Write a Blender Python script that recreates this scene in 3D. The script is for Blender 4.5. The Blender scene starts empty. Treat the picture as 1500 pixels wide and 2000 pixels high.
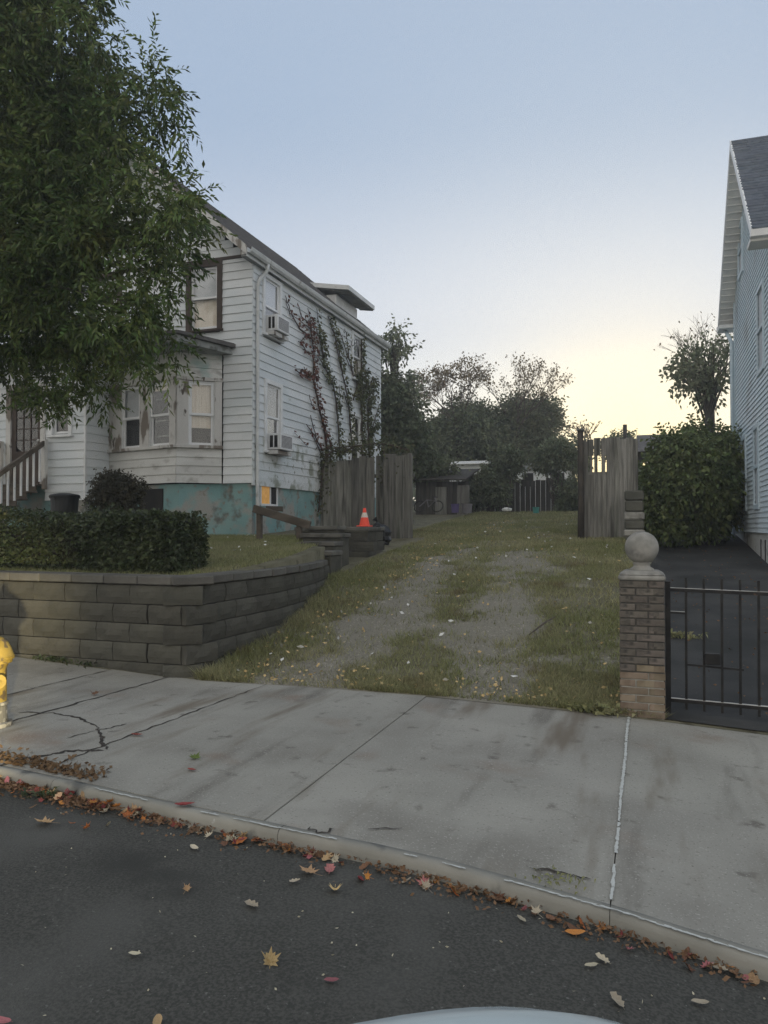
import bpy, bmesh, math, random
import numpy as np
from mathutils import Vector, Matrix

rng = np.random.default_rng(11)
random.seed(11)
S = bpy.context.scene
COL = S.collection
R = math.radians

# ------------------------------------------------------------------ camera, sky, sun, exposure
CAMZ = 1.7
YAW = R(19.2)
F = 1480.0
cam = bpy.data.cameras.new('camera')
cam_o = bpy.data.objects.new('camera', cam)
COL.objects.link(cam_o)
cam_o.location = (0, 0, CAMZ)
cam_o.rotation_euler = (R(90 + 1.05), 0, YAW)
cam.sensor_fit = 'VERTICAL'
cam.sensor_height = 36
cam.lens = 36 * F / 2000
cam.clip_end = 2000
S.camera = cam_o

S.view_settings.view_transform = 'Standard'
S.view_settings.look = 'None'
S.view_settings.gamma = 1
S.view_settings.exposure = 0.92
S.render.engine = 'CYCLES'
S.cycles.use_denoising = True
S.cycles.denoising_prefilter = 'NONE'
S.cycles.denoising_input_passes = 'RGB_ALBEDO_NORMAL'
S.cycles.max_bounces = 6
S.cycles.transparent_max_bounces = 8

SUN_EL, SUN_AZ = R(3.0), R(-1.0)          # azimuth measured from +Y towards +X
w = bpy.data.worlds.new('World')
S.world = w
w.use_nodes = True
nt = w.node_tree
bg = nt.nodes['Background']
def WN(t, **k):
    n = nt.nodes.new(t)
    for a, v in k.items(): setattr(n, a, v)
    return n
sky = WN('ShaderNodeTexSky', sky_type='NISHITA', sun_disc=False, sun_elevation=SUN_EL, sun_rotation=SUN_AZ,
         air_density=1.0, dust_density=1.5, ozone_density=2.0)
tc = WN('ShaderNodeTexCoord')
sep = WN('ShaderNodeSeparateXYZ')
nt.links.new(tc.outputs['Generated'], sep.inputs[0])
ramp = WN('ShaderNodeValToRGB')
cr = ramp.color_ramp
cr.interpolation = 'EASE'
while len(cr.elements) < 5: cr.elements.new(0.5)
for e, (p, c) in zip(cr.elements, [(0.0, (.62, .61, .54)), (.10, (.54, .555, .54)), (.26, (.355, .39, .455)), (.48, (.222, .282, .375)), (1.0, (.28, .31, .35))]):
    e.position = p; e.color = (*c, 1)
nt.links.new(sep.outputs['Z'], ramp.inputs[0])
dot = WN('ShaderNodeVectorMath', operation='DOT_PRODUCT')
nrm = WN('ShaderNodeVectorMath', operation='NORMALIZE')
nt.links.new(tc.outputs['Generated'], nrm.inputs[0])
nt.links.new(nrm.outputs[0], dot.inputs[0])
dot.inputs[1].default_value = (math.sin(SUN_AZ) * math.cos(SUN_EL), math.cos(SUN_AZ) * math.cos(SUN_EL), math.sin(SUN_EL))
def wmath(op, a, b=None, clamp=False):
    n = WN('ShaderNodeMath', operation=op, use_clamp=clamp)
    for i, v in enumerate((a, b)):
        if v is None: continue
        if isinstance(v, (int, float)): n.inputs[i].default_value = v
        else: nt.links.new(v, n.inputs[i])
    return n.outputs[0]
d0 = wmath('MAXIMUM', dot.outputs['Value'], 0.0)
glow_w = wmath('MULTIPLY', wmath('POWER', d0, 13.0), 0.30)
glow_n = wmath('MULTIPLY', wmath('POWER', d0, 110.0), 0.70)
def wmix(fac, a, b):
    n = WN('ShaderNodeMix', data_type='RGBA')
    for i, v in ((0, fac), (6, a), (7, b)):
        if isinstance(v, (int, float)): n.inputs[i].default_value = v
        elif isinstance(v, tuple): n.inputs[i].default_value = (*v, 1)
        else: nt.links.new(v, n.inputs[i])
    return n.outputs[2]
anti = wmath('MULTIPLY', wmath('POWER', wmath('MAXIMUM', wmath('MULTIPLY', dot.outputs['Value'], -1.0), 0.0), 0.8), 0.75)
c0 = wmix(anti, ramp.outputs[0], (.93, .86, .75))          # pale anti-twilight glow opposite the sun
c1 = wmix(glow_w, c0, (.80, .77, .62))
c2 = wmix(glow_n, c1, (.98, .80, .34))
nish = WN('ShaderNodeMix', data_type='RGBA', blend_type='MIX')
mul = WN('ShaderNodeVectorMath', operation='SCALE')
nt.links.new(sky.outputs[0], mul.inputs[0]); mul.inputs['Scale'].default_value = 0.10
nish.inputs[0].default_value = 0.08
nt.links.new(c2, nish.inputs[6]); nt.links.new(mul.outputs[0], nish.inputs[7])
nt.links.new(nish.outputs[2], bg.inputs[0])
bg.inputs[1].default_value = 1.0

sl = bpy.data.lights.new('sun', 'SUN')
sl.energy = 0.5
sl.angle = R(3)
sl.color = (1, .8, .5)
sun = bpy.data.objects.new('sun', sl)
COL.objects.link(sun)
sun.rotation_euler = Vector((-math.sin(SUN_AZ) * math.cos(SUN_EL), -math.cos(SUN_AZ) * math.cos(SUN_EL), -math.sin(SUN_EL))).to_track_quat('-Z', 'Y').to_euler()

# ------------------------------------------------------------------ survey helpers (camera rays -> world points)
def ray(px, py):
    a = (px - 750) / F
    return (-math.sin(YAW) + math.cos(YAW) * a, math.cos(YAW) + math.sin(YAW) * a, (1027 - py) / F)
def at(px, py, Y):
    d = ray(px, py); t = Y / d[1]
    return Vector((d[0] * t, Y, CAMZ + d[2] * t))
def at_x(px, py, X):
    d = ray(px, py); t = X / d[0]
    return Vector((X, d[1] * t, CAMZ + d[2] * t))

# ------------------------------------------------------------------ object helpers
ORG = {}
def thing(name, label, cat, loc=(0, 0, 0), group=None):
    o = bpy.data.objects.new(name, None)
    COL.objects.link(o)
    o.location = loc
    o.empty_display_size = .2
    ORG[o] = Vector(loc)
    tag(o, label, cat, group)
    return o
def tag(o, label=None, cat=None, group=None, kind=None):
    for k, v in (('label', label), ('category', cat), ('group', group), ('kind', kind)):
        if v: o[k] = v
    return o
def link(name, me, parent=None, mat=None):
    o = bpy.data.objects.new(name, me)
    COL.objects.link(o)
    if mat is not None and not me.materials: me.materials.append(mat)
    if parent is not None:
        o.parent = parent
        if parent in ORG: o.matrix_parent_inverse = Matrix.Translation(-ORG[parent])
    return o

class MB:
    def __init__(s): s.v = []; s.f = []
    def add(s, vs, fs):
        b = len(s.v)
        s.v += [tuple(p) for p in vs]
        s.f += [tuple(i + b for i in f) for f in fs]
        return s
    def hexa(s, p):      # 8 points: bottom 4 ccw, top 4 ccw
        return s.add(p, [(0, 3, 2, 1), (4, 5, 6, 7), (0, 1, 5, 4), (1, 2, 6, 5), (2, 3, 7, 6), (3, 0, 4, 7)])
    def box(s, x0, x1, y0, y1, z0, z1):
        return s.hexa([(x0, y0, z0), (x1, y0, z0), (x1, y1, z0), (x0, y1, z0), (x0, y0, z1), (x1, y0, z1), (x1, y1, z1), (x0, y1, z1)])
    def beam(s, a, b, wx, wz, up=(0, 0, 1)):
        a, b = Vector(a), Vector(b)
        d = (b - a).normalized(); u = Vector(up)
        sd = d.cross(u)
        if sd.length < 1e-4: sd = d.cross(Vector((1, 0, 0)))
        sd.normalize(); u = sd.cross(d)
        p = []
        for q in (a, b):
            for i, j in ((-1, -1), (1, -1), (1, 1), (-1, 1)):
                p.append(q + sd * (i * wx / 2) + u * (j * wz / 2))
        return s.add(p, [(0, 1, 2, 3), (7, 6, 5, 4), (0, 4, 5, 1), (1, 5, 6, 2), (2, 6, 7, 3), (3, 7, 4, 0)])
    def tube(s, pts, rad, n=6, cap=True):
        pts = [Vector(p) for p in pts]
        if isinstance(rad, (int, float)): rad = [rad] * len(pts)
        b = len(s.v)
        pu = None
        for i, p in enumerate(pts):
            d = (pts[min(i + 1, len(pts) - 1)] - pts[max(i - 1, 0)]).normalized()
            u = pu if pu is not None else (Vector((0, 0, 1)) if abs(d.z) < .9 else Vector((1, 0, 0)))
            sd = d.cross(u).normalized(); u = sd.cross(d).normalized(); pu = u
            for k in range(n):
                a = 2 * math.pi * k / n
                s.v.append(tuple(p + (sd * math.cos(a) + u * math.sin(a)) * rad[i]))
        for i in range(len(pts) - 1):
            for k in range(n):
                s.f.append((b + i * n + k, b + i * n + (k + 1) % n, b + (i + 1) * n + (k + 1) % n, b + (i + 1) * n + k))
        if cap:
            s.f.append(tuple(b + k for k in reversed(range(n))))
            s.f.append(tuple(b + (len(pts) - 1) * n + k for k in range(n)))
        return s
    def lathe(s, prof, c=(0, 0, 0), n=24):
        b = len(s.v)
        for r_, z in prof:
            for k in range(n):
                a = 2 * math.pi * k / n
                s.v.append((c[0] + r_ * math.cos(a), c[1] + r_ * math.sin(a), c[2] + z))
        for i in range(len(prof) - 1):
            for k in range(n):
                s.f.append((b + i * n + k, b + i * n + (k + 1) % n, b + (i + 1) * n + (k + 1) % n, b + (i + 1) * n + k))
        return s
    def prism(s, poly, off):      # poly: list of 3d points, off: extrusion vector
        n = len(poly); o = Vector(off)
        vs = [Vector(p) for p in poly] + [Vector(p) + o for p in poly]
        return s.add(vs, [tuple(reversed(range(n))), tuple(range(n, 2 * n))] + [(i, (i + 1) % n, n + (i + 1) % n, n + i) for i in range(n)])
    def mesh(s, name):
        me = bpy.data.meshes.new(name)
        me.from_pydata(s.v, [], s.f)
        return me
    def build(s, name, mat, parent=None, bevel=0, smooth=False, seg=1, label=None):
        me = s.mesh(name)
        o = link(name, me, parent, mat)
        if smooth:
            me.polygons.foreach_set('use_smooth', [True] * len(me.polygons))
        if bevel:
            m = o.modifiers.new('edge', 'BEVEL'); m.width = bevel; m.segments = seg; m.limit_method = 'ANGLE'
        if label: o['label'] = label
        return o

def fast_mesh(name, V, Q):
    """V (n,3), Q (m,k): m faces of k corners"""
    V = np.asarray(V, dtype=np.float32); Q = np.asarray(Q, dtype=np.int32)
    me = bpy.data.meshes.new(name)
    me.vertices.add(len(V)); me.vertices.foreach_set('co', V.ravel())
    m, k = Q.shape
    me.loops.add(m * k); me.loops.foreach_set('vertex_index', Q.ravel())
    me.polygons.add(m)
    me.polygons.foreach_set('loop_start', np.arange(0, m * k, k, dtype=np.int32))
    me.polygons.foreach_set('loop_total', np.full(m, k, dtype=np.int32))
    me.update(calc_edges=True)
    return me
def grid_mesh(name, xs, ys, zf, smooth=True):
    X, Y = np.meshgrid(xs, ys)
    Z = zf(X, Y)
    V = np.stack([X, Y, Z], -1).reshape(-1, 3)
    nx, ny = len(xs), len(ys)
    i = (np.arange(ny - 1)[:, None] * nx + np.arange(nx - 1)[None, :]).ravel()
    me = fast_mesh(name, V, np.stack([i, i + 1, i + 1 + nx, i + nx], -1))
    if smooth: me.polygons.foreach_set('use_smooth', [True] * len(me.polygons))
    return me

# smooth value noise in numpy (for masks and displaced sheets)
_tab = rng.random((64, 64))
def vnoise(x, y, s=1.0, o=0):
    x = np.asarray(x) * s + 17.3 + o * 7.1; y = np.asarray(y) * s + 5.7 + o * 3.3
    xi = np.floor(x).astype(int); yi = np.floor(y).astype(int)
    fx = x - xi; fy = y - yi
    fx = fx * fx * (3 - 2 * fx); fy = fy * fy * (3 - 2 * fy)
    t = lambda a, b: _tab[a % 64, b % 64]
    return (t(xi, yi) * (1 - fx) + t(xi + 1, yi) * fx) * (1 - fy) + (t(xi, yi + 1) * (1 - fx) + t(xi + 1, yi + 1) * fx) * fy
def fbm(x, y, s=1.0, o=0):
    return .5 * vnoise(x, y, s, o) + .3 * vnoise(x, y, s * 2.1, o + 1) + .2 * vnoise(x, y, s * 4.3, o + 2)

# ------------------------------------------------------------------ materials
def mat(name, c1, c2=None, scale=3.0, detail=6, rough=.85, bump=.25, bscale=None, bdist=.01, stretch=(1, 1, 1), lo=.35, hi=.65, rand=0.0,
        spots=(), spec=.3, metallic=0.0, emit=None, island=0.0, attr=None, translucent=0.0, coat=0.0):
    m = bpy.data.materials.new(name)
    m.use_nodes = True
    t = m.node_tree
    b = t.nodes['Principled BSDF']
    out = t.nodes['Material Output']
    L = t.links.new
    N = t.nodes.new
    co = N('ShaderNodeTexCoord'); mp = N('ShaderNodeMapping'); mp.inputs['Scale'].default_value = stretch
    L(co.outputs['Object'], mp.inputs[0])
    def noise(sc, dt=6, vec=None):
        n = N('ShaderNodeTexNoise'); n.inputs['Scale'].default_value = sc; n.inputs['Detail'].default_value = dt
        L(vec or mp.outputs[0], n.inputs['Vector']); return n.outputs['Fac']
    def rng_(v, a, z):
        n = N('ShaderNodeMapRange'); n.inputs[1].default_value = a; n.inputs[2].default_value = z; n.interpolation_type = 'SMOOTHSTEP'
        L(v, n.inputs[0]); return n.outputs[0]
    def mix(f, a, c):
        n = N('ShaderNodeMix'); n.data_type = 'RGBA'
        for i, v in ((0, f), (6, a), (7, c)):
            if isinstance(v, (int, float)): n.inputs[i].default_value = v
            elif isinstance(v, tuple): n.inputs[i].default_value = (*v, 1)
            else: L(v, n.inputs[i])
        return n.outputs[2]
    col = mix(rng_(noise(scale, detail), lo, hi), c1, c2 or c1)
    for k, (sc_, s_scale, a, z, *st_) in enumerate(spots):
        mp2 = N('ShaderNodeMapping'); mp2.inputs['Location'].default_value = (3.1 * k + 1.7, 5.3 * k, 2.2)
        L(co.outputs['Object'], mp2.inputs[0])
        if stretch != (1, 1, 1) or st_: mp2.inputs['Scale'].default_value = st_[0] if st_ else stretch
        col = mix(rng_(noise(s_scale, 7, mp2.outputs[0]), a, z), col, sc_)
    if attr:
        for an, ac in attr:
            at_ = N('ShaderNodeAttribute'); at_.attribute_name = an
            nn = N('ShaderNodeTexNoise'); nn.inputs['Scale'].default_value = 9; L(co.outputs['Object'], nn.inputs['Vector'])
            ad = N('ShaderNodeMath'); ad.operation = 'ADD'; L(at_.outputs['Fac'], ad.inputs[0])
            sb = N('ShaderNodeMath'); sb.operation = 'MULTIPLY_ADD'; L(nn.outputs['Fac'], sb.inputs[0]); sb.inputs[1].default_value = .9; sb.inputs[2].default_value = -.45
            L(sb.outputs[0], ad.inputs[1])
            col = mix(rng_(ad.outputs[0], .35, .6), col, ac)
    if rand or island:
        if island:
            g = N('ShaderNodeNewGeometry'); rv = g.outputs['Random Per Island']; amt = island
        else:
            g = N('ShaderNodeObjectInfo'); rv = g.outputs['Random']; amt = rand
        h = N('ShaderNodeHueSaturation')
        mr = N('ShaderNodeMapRange'); mr.inputs[3].default_value = 1 - amt; mr.inputs[4].default_value = 1 + amt
        L(rv, mr.inputs[0]); L(mr.outputs[0], h.inputs['Value'])
        ml = N('ShaderNodeMath'); ml.operation = 'MULTIPLY'; ml.inputs[1].default_value = 7.31; L(rv, ml.inputs[0])
        fr = N('ShaderNodeMath'); fr.operation = 'FRACT'; L(ml.outputs[0], fr.inputs[0])
        hr = N('ShaderNodeMapRange'); hr.inputs[3].default_value = .5 - .03 * min(1, amt * 2); hr.inputs[4].default_value = .5 + .03 * min(1, amt * 2)
        L(fr.outputs[0], hr.inputs[0]); L(hr.outputs[0], h.inputs['Hue'])
        L(col, h.inputs['Color']); col = h.outputs[0]
    L(col, b.inputs['Base Color'])
    b.inputs['Roughness'].default_value = rough
    b.inputs['Specular IOR Level'].default_value = spec
    b.inputs['Metallic'].default_value = metallic
    if coat: b.inputs['Coat Weight'].default_value = coat
    if bump:
        bm = N('ShaderNodeBump'); bm.inputs['Strength'].default_value = bump; bm.inputs['Distance'].default_value = bdist
        L(noise(bscale or scale * 8, 5), bm.inputs['Height']); L(bm.outputs[0], b.inputs['Normal'])
    if emit:
        b.inputs['Emission Color'].default_value = (*emit[0], 1); b.inputs['Emission Strength'].default_value = emit[1]
    if translucent:
        tr = N('ShaderNodeBsdfTranslucent'); L(col, tr.inputs[0])
        ms = N('ShaderNodeMixShader'); ms.inputs[0].default_value = translucent
        L(b.outputs[0], ms.inputs[1]); L(tr.outputs[0], ms.inputs[2]); L(ms.outputs[0], out.inputs[0])
    return m
def glass_mat(name, refl=.25):
    m = bpy.data.materials.new(name); m.use_nodes = True
    t = m.node_tree; t.nodes.clear()
    out = t.nodes.new('ShaderNodeOutputMaterial'); tr = t.nodes.new('ShaderNodeBsdfTransparent'); gl = t.nodes.new('ShaderNodeBsdfGlossy')
    gl.inputs['Roughness'].default_value = .04
    lw_ = t.nodes.new('ShaderNodeLayerWeight'); lw_.inputs[0].default_value = .5
    fr = t.nodes.new('ShaderNodeMath'); fr.operation = 'POWER'; fr.inputs[1].default_value = 4.0; t.links.new(lw_.outputs['Facing'], fr.inputs[0])
    ad = t.nodes.new('ShaderNodeMath'); ad.operation = 'ADD'; ad.inputs[1].default_value = refl; ad.use_clamp = True
    mx = t.nodes.new('ShaderNodeMixShader')
    t.links.new(fr.outputs[0], ad.inputs[0]); t.links.new(ad.outputs[0], mx.inputs[0])
    t.links.new(tr.outputs[0], mx.inputs[1]); t.links.new(gl.outputs[0], mx.inputs[2]); t.links.new(mx.outputs[0], out.inputs[0])
    return m

M = {}
M['asphalt'] = mat('asphalt', (.046, .046, .041), (.086, .084, .074), 75, 4, .85, .8, 130, .006, lo=.36, hi=.64,
                   spots=[((.16, .157, .145), 48, .65, .72), ((.105, .103, .094), .8, .50, .76), ((.040, .040, .036), 1.5, .56, .74)])
M['drive'] = mat('drive_asphalt', (.030, .031, .031), (.050, .050, .049), 1.6, 8, .9, .6, 90, .006,
                 spots=[((.09, .088, .08), 40, .66, .74), ((.02, .022, .02), .8, .55, .75)])
M['concrete'] = mat('concrete', (.270, .262, .232), (.325, .315, .280), .9, 8, .9, .35, 120, .003, rand=.05,
                    spots=[((.215, .205, .18), 1.1, .48, .76), ((.16, .15, .13), 6.0, .61, .74), ((.23, .19, .155), 1.3, .58, .74), ((.155, .145, .125), 1.6, .54, .78, (2.6, .45, 1)), ((.37, .36, .325), 80, .58, .68), ((.19, .18, .155), 60, .60, .70), ((.165, .142, .110), 1.1, .56, .76, (3.2, .5, 1))])
M['kerb'] = mat('kerb_concrete', (.24, .232, .20), (.30, .288, .25), 2.5, 8, .9, .4, 70, .004, rand=.05, spots=[((.12, .12, .11), 4, .58, .7), ((.5, .5, .48), 9, .68, .76)])
M['dirtfill'] = mat('crack_dirt', (.035, .032, .028), (.06, .05, .042), 12, 4, .95, .3)
M['sealant'] = mat('sealant', (.52, .535, .51), (.33, .335, .31), 9, 5, .8, .2, lo=.55, hi=.75)
M['soil'] = mat('soil', (.120, .112, .070), (.175, .162, .108), 2.2, 8, .95, .8, 45, .02, spots=[((.06, .052, .032), 7, .56, .7)],
                attr=[('gravel', (.215, .200, .160))])
M['terrain'] = mat('terrain', (.05, .055, .03), (.07, .07, .04), .3, 6, .95, .3)
M['grass'] = mat('grass', (.215, .228, .098), (.300, .290, .155), .9, 6, .7, 0, island=.35, translucent=.25, spots=[((.20, .17, .085), 1.7, .55, .72)])
M['yardgrass'] = mat('yard_grass', (.225, .24, .10), (.29, .28, .15), 1.2, 6, .7, 0, island=.3, translucent=.25)
M['stone'] = mat('gravel_stone', (.20, .188, .155), (.275, .258, .215), 4, 4, .9, .2, island=.35)
M['siding'] = mat('white_siding', (.59, .63, .65), (.68, .70, .71), .8, 7, .65, .12, 30, .003, stretch=(1, 1, 1.6), rand=.045,
                  spots=[((.50, .53, .52), 1.3, .56, .78), ((.36, .38, .35), 3.6, .67, .82)])
M['mossy'] = mat('mossy_siding', (.60, .64, .65), (.68, .70, .71), 1.2, 7, .7, .12, 30, .003, rand=.05,
                 spots=[((.28, .30, .25), 2.6, .50, .66), ((.16, .17, .13), 6.5, .60, .72)])
M['bay'] = mat('grey_siding', (.54, .54, .52), (.63, .63, .61), 1.6, 7, .75, .15, 30, .003, stretch=(1, 1, 1.6), rand=.06,
               spots=[((.33, .32, .30), 2.5, .55, .72), ((.36, .47, .45), 1.1, .62, .75)])
M['peel'] = mat('peeling_paint', (.50, .49, .47), (.58, .57, .55), 3, 6, .85, .5, 26, .008, stretch=(1, 1, .35),
                spots=[((.19, .165, .14), 4.0, .50, .58), ((.10, .085, .07), 8, .62, .68)])
M['darkwood'] = mat('dark_trim', (.055, .042, .035), (.085, .066, .055), 6, 5, .85, .3, 40, .004, stretch=(1, 1, .3), spots=[((.25, .23, .20), 7, .66, .74)])
M['whitetrim'] = mat('white_trim', (.72, .73, .74), (.62, .63, .63), 3, 6, .5, .08, spots=[((.40, .39, .36), 6, .66, .78)])
M['vinyl'] = mat('white_vinyl', (.76, .77, .78), (.70, .71, .72), 4, 5, .4, .04)
M['glass'] = glass_mat('window_glass', .05)
M['mirror'] = glass_mat('bright_window_glass', .13)
M['dark'] = mat('dark_interior', (.018, .018, .018), (.03, .028, .026), 3, 3, .95, 0)
M['blind'] = mat('window_blind', (.50, .53, .55), (.56, .58, .60), 2, 3, .9, .1)
M['curtain'] = mat('beige_curtain', (.66, .58, .47), (.72, .66, .56), 5, 4, .95, .4, 14, .02, stretch=(3, 3, .3), rand=.1)
M['stucco'] = mat('peeling_teal_stucco', (.19, .33, .335), (.25, .385, .38), 1.4, 8, .9, .5, 40, .008,
                  spots=[((.33, .325, .30), 1.5, .48, .60), ((.14, .145, .13), 3.2, .57, .72), ((.25, .23, .20), 5, .58, .68)])
M['shingle'] = mat('dark_shingle', (.075, .070, .068), (.11, .104, .10), 6, 6, .9, .5, 50, .01, rand=.2)
M['bluesh'] = mat('blue_grey_shingle', (.070, .085, .110), (.10, .115, .14), 8, 6, .9, .6, 60, .01, island=.15)
M['gutter'] = mat('gutter_metal', (.50, .52, .52), (.62, .63, .63), 2, 6, .45, .08, spots=[((.33, .33, .31), 4, .60, .75)])
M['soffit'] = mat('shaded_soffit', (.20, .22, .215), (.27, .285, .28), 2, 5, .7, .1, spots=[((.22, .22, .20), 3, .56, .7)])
M['porch'] = mat('porch_fascia', (.20, .215, .21), (.28, .29, .28), 2, 6, .8, .2, spots=[((.10, .10, .09), 4, .55, .68)])
M['white_soffit'] = mat('white_soffit', (.66, .66, .64), (.72, .72, .70), 3, 5, .6, .08)
M['block'] = mat('retaining_block', (.068, .066, .055), (.100, .096, .078), 3.0, 8, .95, .9, 38, .012, rand=.14,
                 spots=[((.055, .053, .046), 2.0, .54, .70), ((.165, .150, .10), 1.2, .60, .75)])
M['landing'] = mat('mossy_block', (.075, .075, .062), (.115, .113, .094), 2.5, 7, .95, .8, 30, .012)
M['cap'] = mat('cap_block', (.10, .096, .085), (.145, .139, .122), 4, 8, .95, .8, 40, .01, rand=.15, spots=[((.07, .07, .06), 3, .55, .68)])
M['brick'] = mat('tan_brick', (.170, .130, .092), (.235, .188, .138), 9, 6, .9, .5, 60, .006, rand=.22, spots=[((.10, .085, .07), 9, .57, .68)])
M['darkbrick'] = mat('sooty_brick', (.098, .088, .077), (.140, .122, .104), 9, 6, .92, .7, 50, .008, rand=.22, spots=[((.05, .047, .042), 8, .54, .66)])
M['mortar'] = mat('mortar', (.42, .40, .36), (.30, .285, .25), 12, 5, .95, .5, 60, .004)
M['darkmortar'] = mat('sooty_mortar', (.07, .066, .06), (.10, .095, .085), 12, 5, .95, .5, 60, .004)
M['cast'] = mat('cast_stone', (.21, .205, .185), (.30, .29, .265), 8, 7, .9, .5, 90, .004, spots=[((.16, .155, .145), 5, .55, .68)])
M['iron'] = mat('black_iron', (.016, .016, .017), (.030, .028, .027), 9, 5, .5, .25, 70, .002, metallic=.3, spots=[((.09, .06, .045), 12, .66, .75)])
M['ironbright'] = mat('pale_metal', (.55, .55, .53), (.34, .33, .31), 6, 5, .4, .1)
M['fencewood'] = mat('weathered_wood', (.130, .128, .114), (.215, .210, .190), 7, 7, .92, .7, 60, .006, stretch=(3, 3, .22), rand=.30,
                     spots=[((.065, .064, .056), 3, .55, .68), ((.08, .095, .065), 2.2, .62, .76)])
M['railwood'] = mat('rail_wood', (.075, .063, .05), (.12, .10, .08), 7, 6, .9, .5, 40, .006, stretch=(.4, 1, 1))
M['bark'] = mat('bark', (.040, .035, .030), (.07, .06, .05), 7, 7, .95, .9, 22, .02, stretch=(1, 1, .3))
M['twig'] = mat('twig_wood', (.075, .062, .052), (.11, .092, .078), 6, 4, .95, .3)
M['oak'] = mat('street_tree_leaf', (.052, .084, .020), (.108, .150, .042), .9, 4, .55, 0, island=.55, translucent=.28, spots=[((.105, .115, .028), .9, .58, .72)])
M['hedge'] = mat('hedge_leaf', (.042, .058, .028), (.070, .088, .040), 1.5, 4, .5, 0, island=.45, translucent=.15, spots=[((.11, .11, .035), 1.2, .62, .74)])
M['shrub'] = mat('shrub_leaf', (.046, .044, .026), (.066, .058, .034), 2, 4, .6, 0, island=.4, translucent=.15)
M['bgleaf'] = mat('background_leaf', (.110, .135, .075), (.150, .170, .10), .6, 4, .7, 0, island=.35, translucent=.25, spots=[((.12, .125, .06), .6, .56, .70)])
M['bgdry'] = mat('thin_autumn_leaf', (.16, .125, .075), (.20, .16, .10), .8, 4, .8, 0, island=.35, translucent=.35)
M['bush'] = mat('bush_leaf', (.090, .125, .042), (.135, .165, .060), .7, 4, .6, 0, island=.4, translucent=.25, spots=[((.13, .14, .045), .9, .58, .72)])
M['vineleaf'] = mat('vine_leaf', (.075, .088, .040), (.11, .115, .055), 2, 4, .65, 0, island=.45, translucent=.2)
M['redvine'] = mat('red_vine_leaf', (.115, .050, .038), (.16, .075, .052), 4, 4, .6, 0, island=.4, translucent=.2)
M['vinestem'] = mat('vine_stem', (.060, .045, .038), (.10, .075, .062), 8, 4, .9, .3)
M['paleblue'] = mat('pale_blue_siding', (.62, .72, .77), (.68, .75, .79), 1, 6, .6, .1, 30, .003, spots=[((.52, .56, .58), .7, .52, .7)])
M['bluetrim'] = mat('pale_blue_trim', (.50, .60, .66), (.55, .64, .69), 2, 5, .5, .08)
M['foundation'] = mat('white_foundation', (.50, .50, .47), (.58, .58, .55), 2, 7, .9, .4, 40, .006, spots=[((.22, .21, .19), 3.5, .58, .70)])
M['orange'] = mat('cone_orange', (.75, .065, .04), (.85, .10, .055), 5, 4, .55, .1)
M['reflect'] = mat('cone_white', (.72, .66, .58), (.62, .55, .48), 8, 4, .5, .1)
M['bag'] = mat('black_plastic', (.012, .012, .013), (.020, .020, .021), 6, 4, .32, .5, 12, .02)
M['bin'] = mat('dark_bin_plastic', (.016, .018, .019), (.025, .026, .027), 5, 4, .5, .1)
M['purple'] = mat('purple_plastic', (.10, .075, .19), (.12, .095, .22), 5, 4, .5, .1)
M['greybin'] = mat('grey_plastic', (.15, .14, .15), (.19, .18, .19), 5, 4, .6, .1)
M['teal'] = mat('teal_plastic', (.055, .22, .19), (.07, .26, .23), 5, 4, .5, .1)
M['white'] = mat('white_plastic', (.70, .70, .68), (.60, .60, .58), 6, 4, .6, .1)
M['shed'] = mat('dark_shed_board', (.045, .042, .038), (.075, .070, .062), 4, 6, .9, .5, 30, .006, stretch=(3, 3, .3), island=.3)
M['hyd'] = mat('hydrant_yellow', (.22, .155, .030), (.30, .215, .05), 8, 6, .5, .35, 40, .004, spots=[((.10, .075, .04), 9, .56, .62), ((.55, .52, .42), 6, .66, .70)])
M['hydgrey'] = mat('hydrant_worn_base', (.16, .155, .14), (.32, .31, .28), 14, 6, .6, .4, 40, .004, lo=.48, hi=.54, spots=[((.06, .05, .04), 9, .56, .63)])
M['carpaint'] = mat('pale_blue_car_paint', (.62, .72, .76), (.64, .74, .78), 2, 3, .25, 0, spec=.5, coat=.6)
M['tyre'] = mat('tyre_rubber', (.02, .02, .02), (.03, .03, .03), 9, 4, .85, .2)
M['alloy'] = mat('alloy_rim', (.5, .5, .5), (.55, .55, .55), 9, 3, .3, 0, metallic=1)
M['lens'] = mat('headlight_lens', (.8, .78, .7), None, 3, 2, .15, 0, emit=((1, .88, .62), 3.0))
M['amber'] = mat('amber_glow', (.60, .33, .10), (.70, .42, .16), 9, 4, .8, .2, emit=((1, .50, .13), .09))
M['garage'] = mat('far_white_wall', (.70, .72, .70), (.76, .78, .76), 1, 5, .7, .1)
M['farpink'] = mat('far_pink_siding', (.58, .47, .42), (.62, .51, .46), 1, 5, .7, .1)
for nm, a, b_ in (('red', (.18, .040, .035), (.25, .07, .055)), ('orange', (.40, .13, .035), (.48, .20, .06)), ('tan', (.46, .30, .15), (.54, .38, .21)),
                  ('pale', (.42, .37, .27), (.50, .45, .34)), ('brown', (.15, .082, .048), (.20, .115, .065)), ('pink', (.33, .11, .12), (.40, .17, .16)), ('green', (.10, .14, .03), (.14, .17, .05))):
    M['leaf_' + nm] = mat('fallen_' + nm + '_leaf', a, b_, 14, 5, .8, .4, 40, .004, rand=.25)

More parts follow.
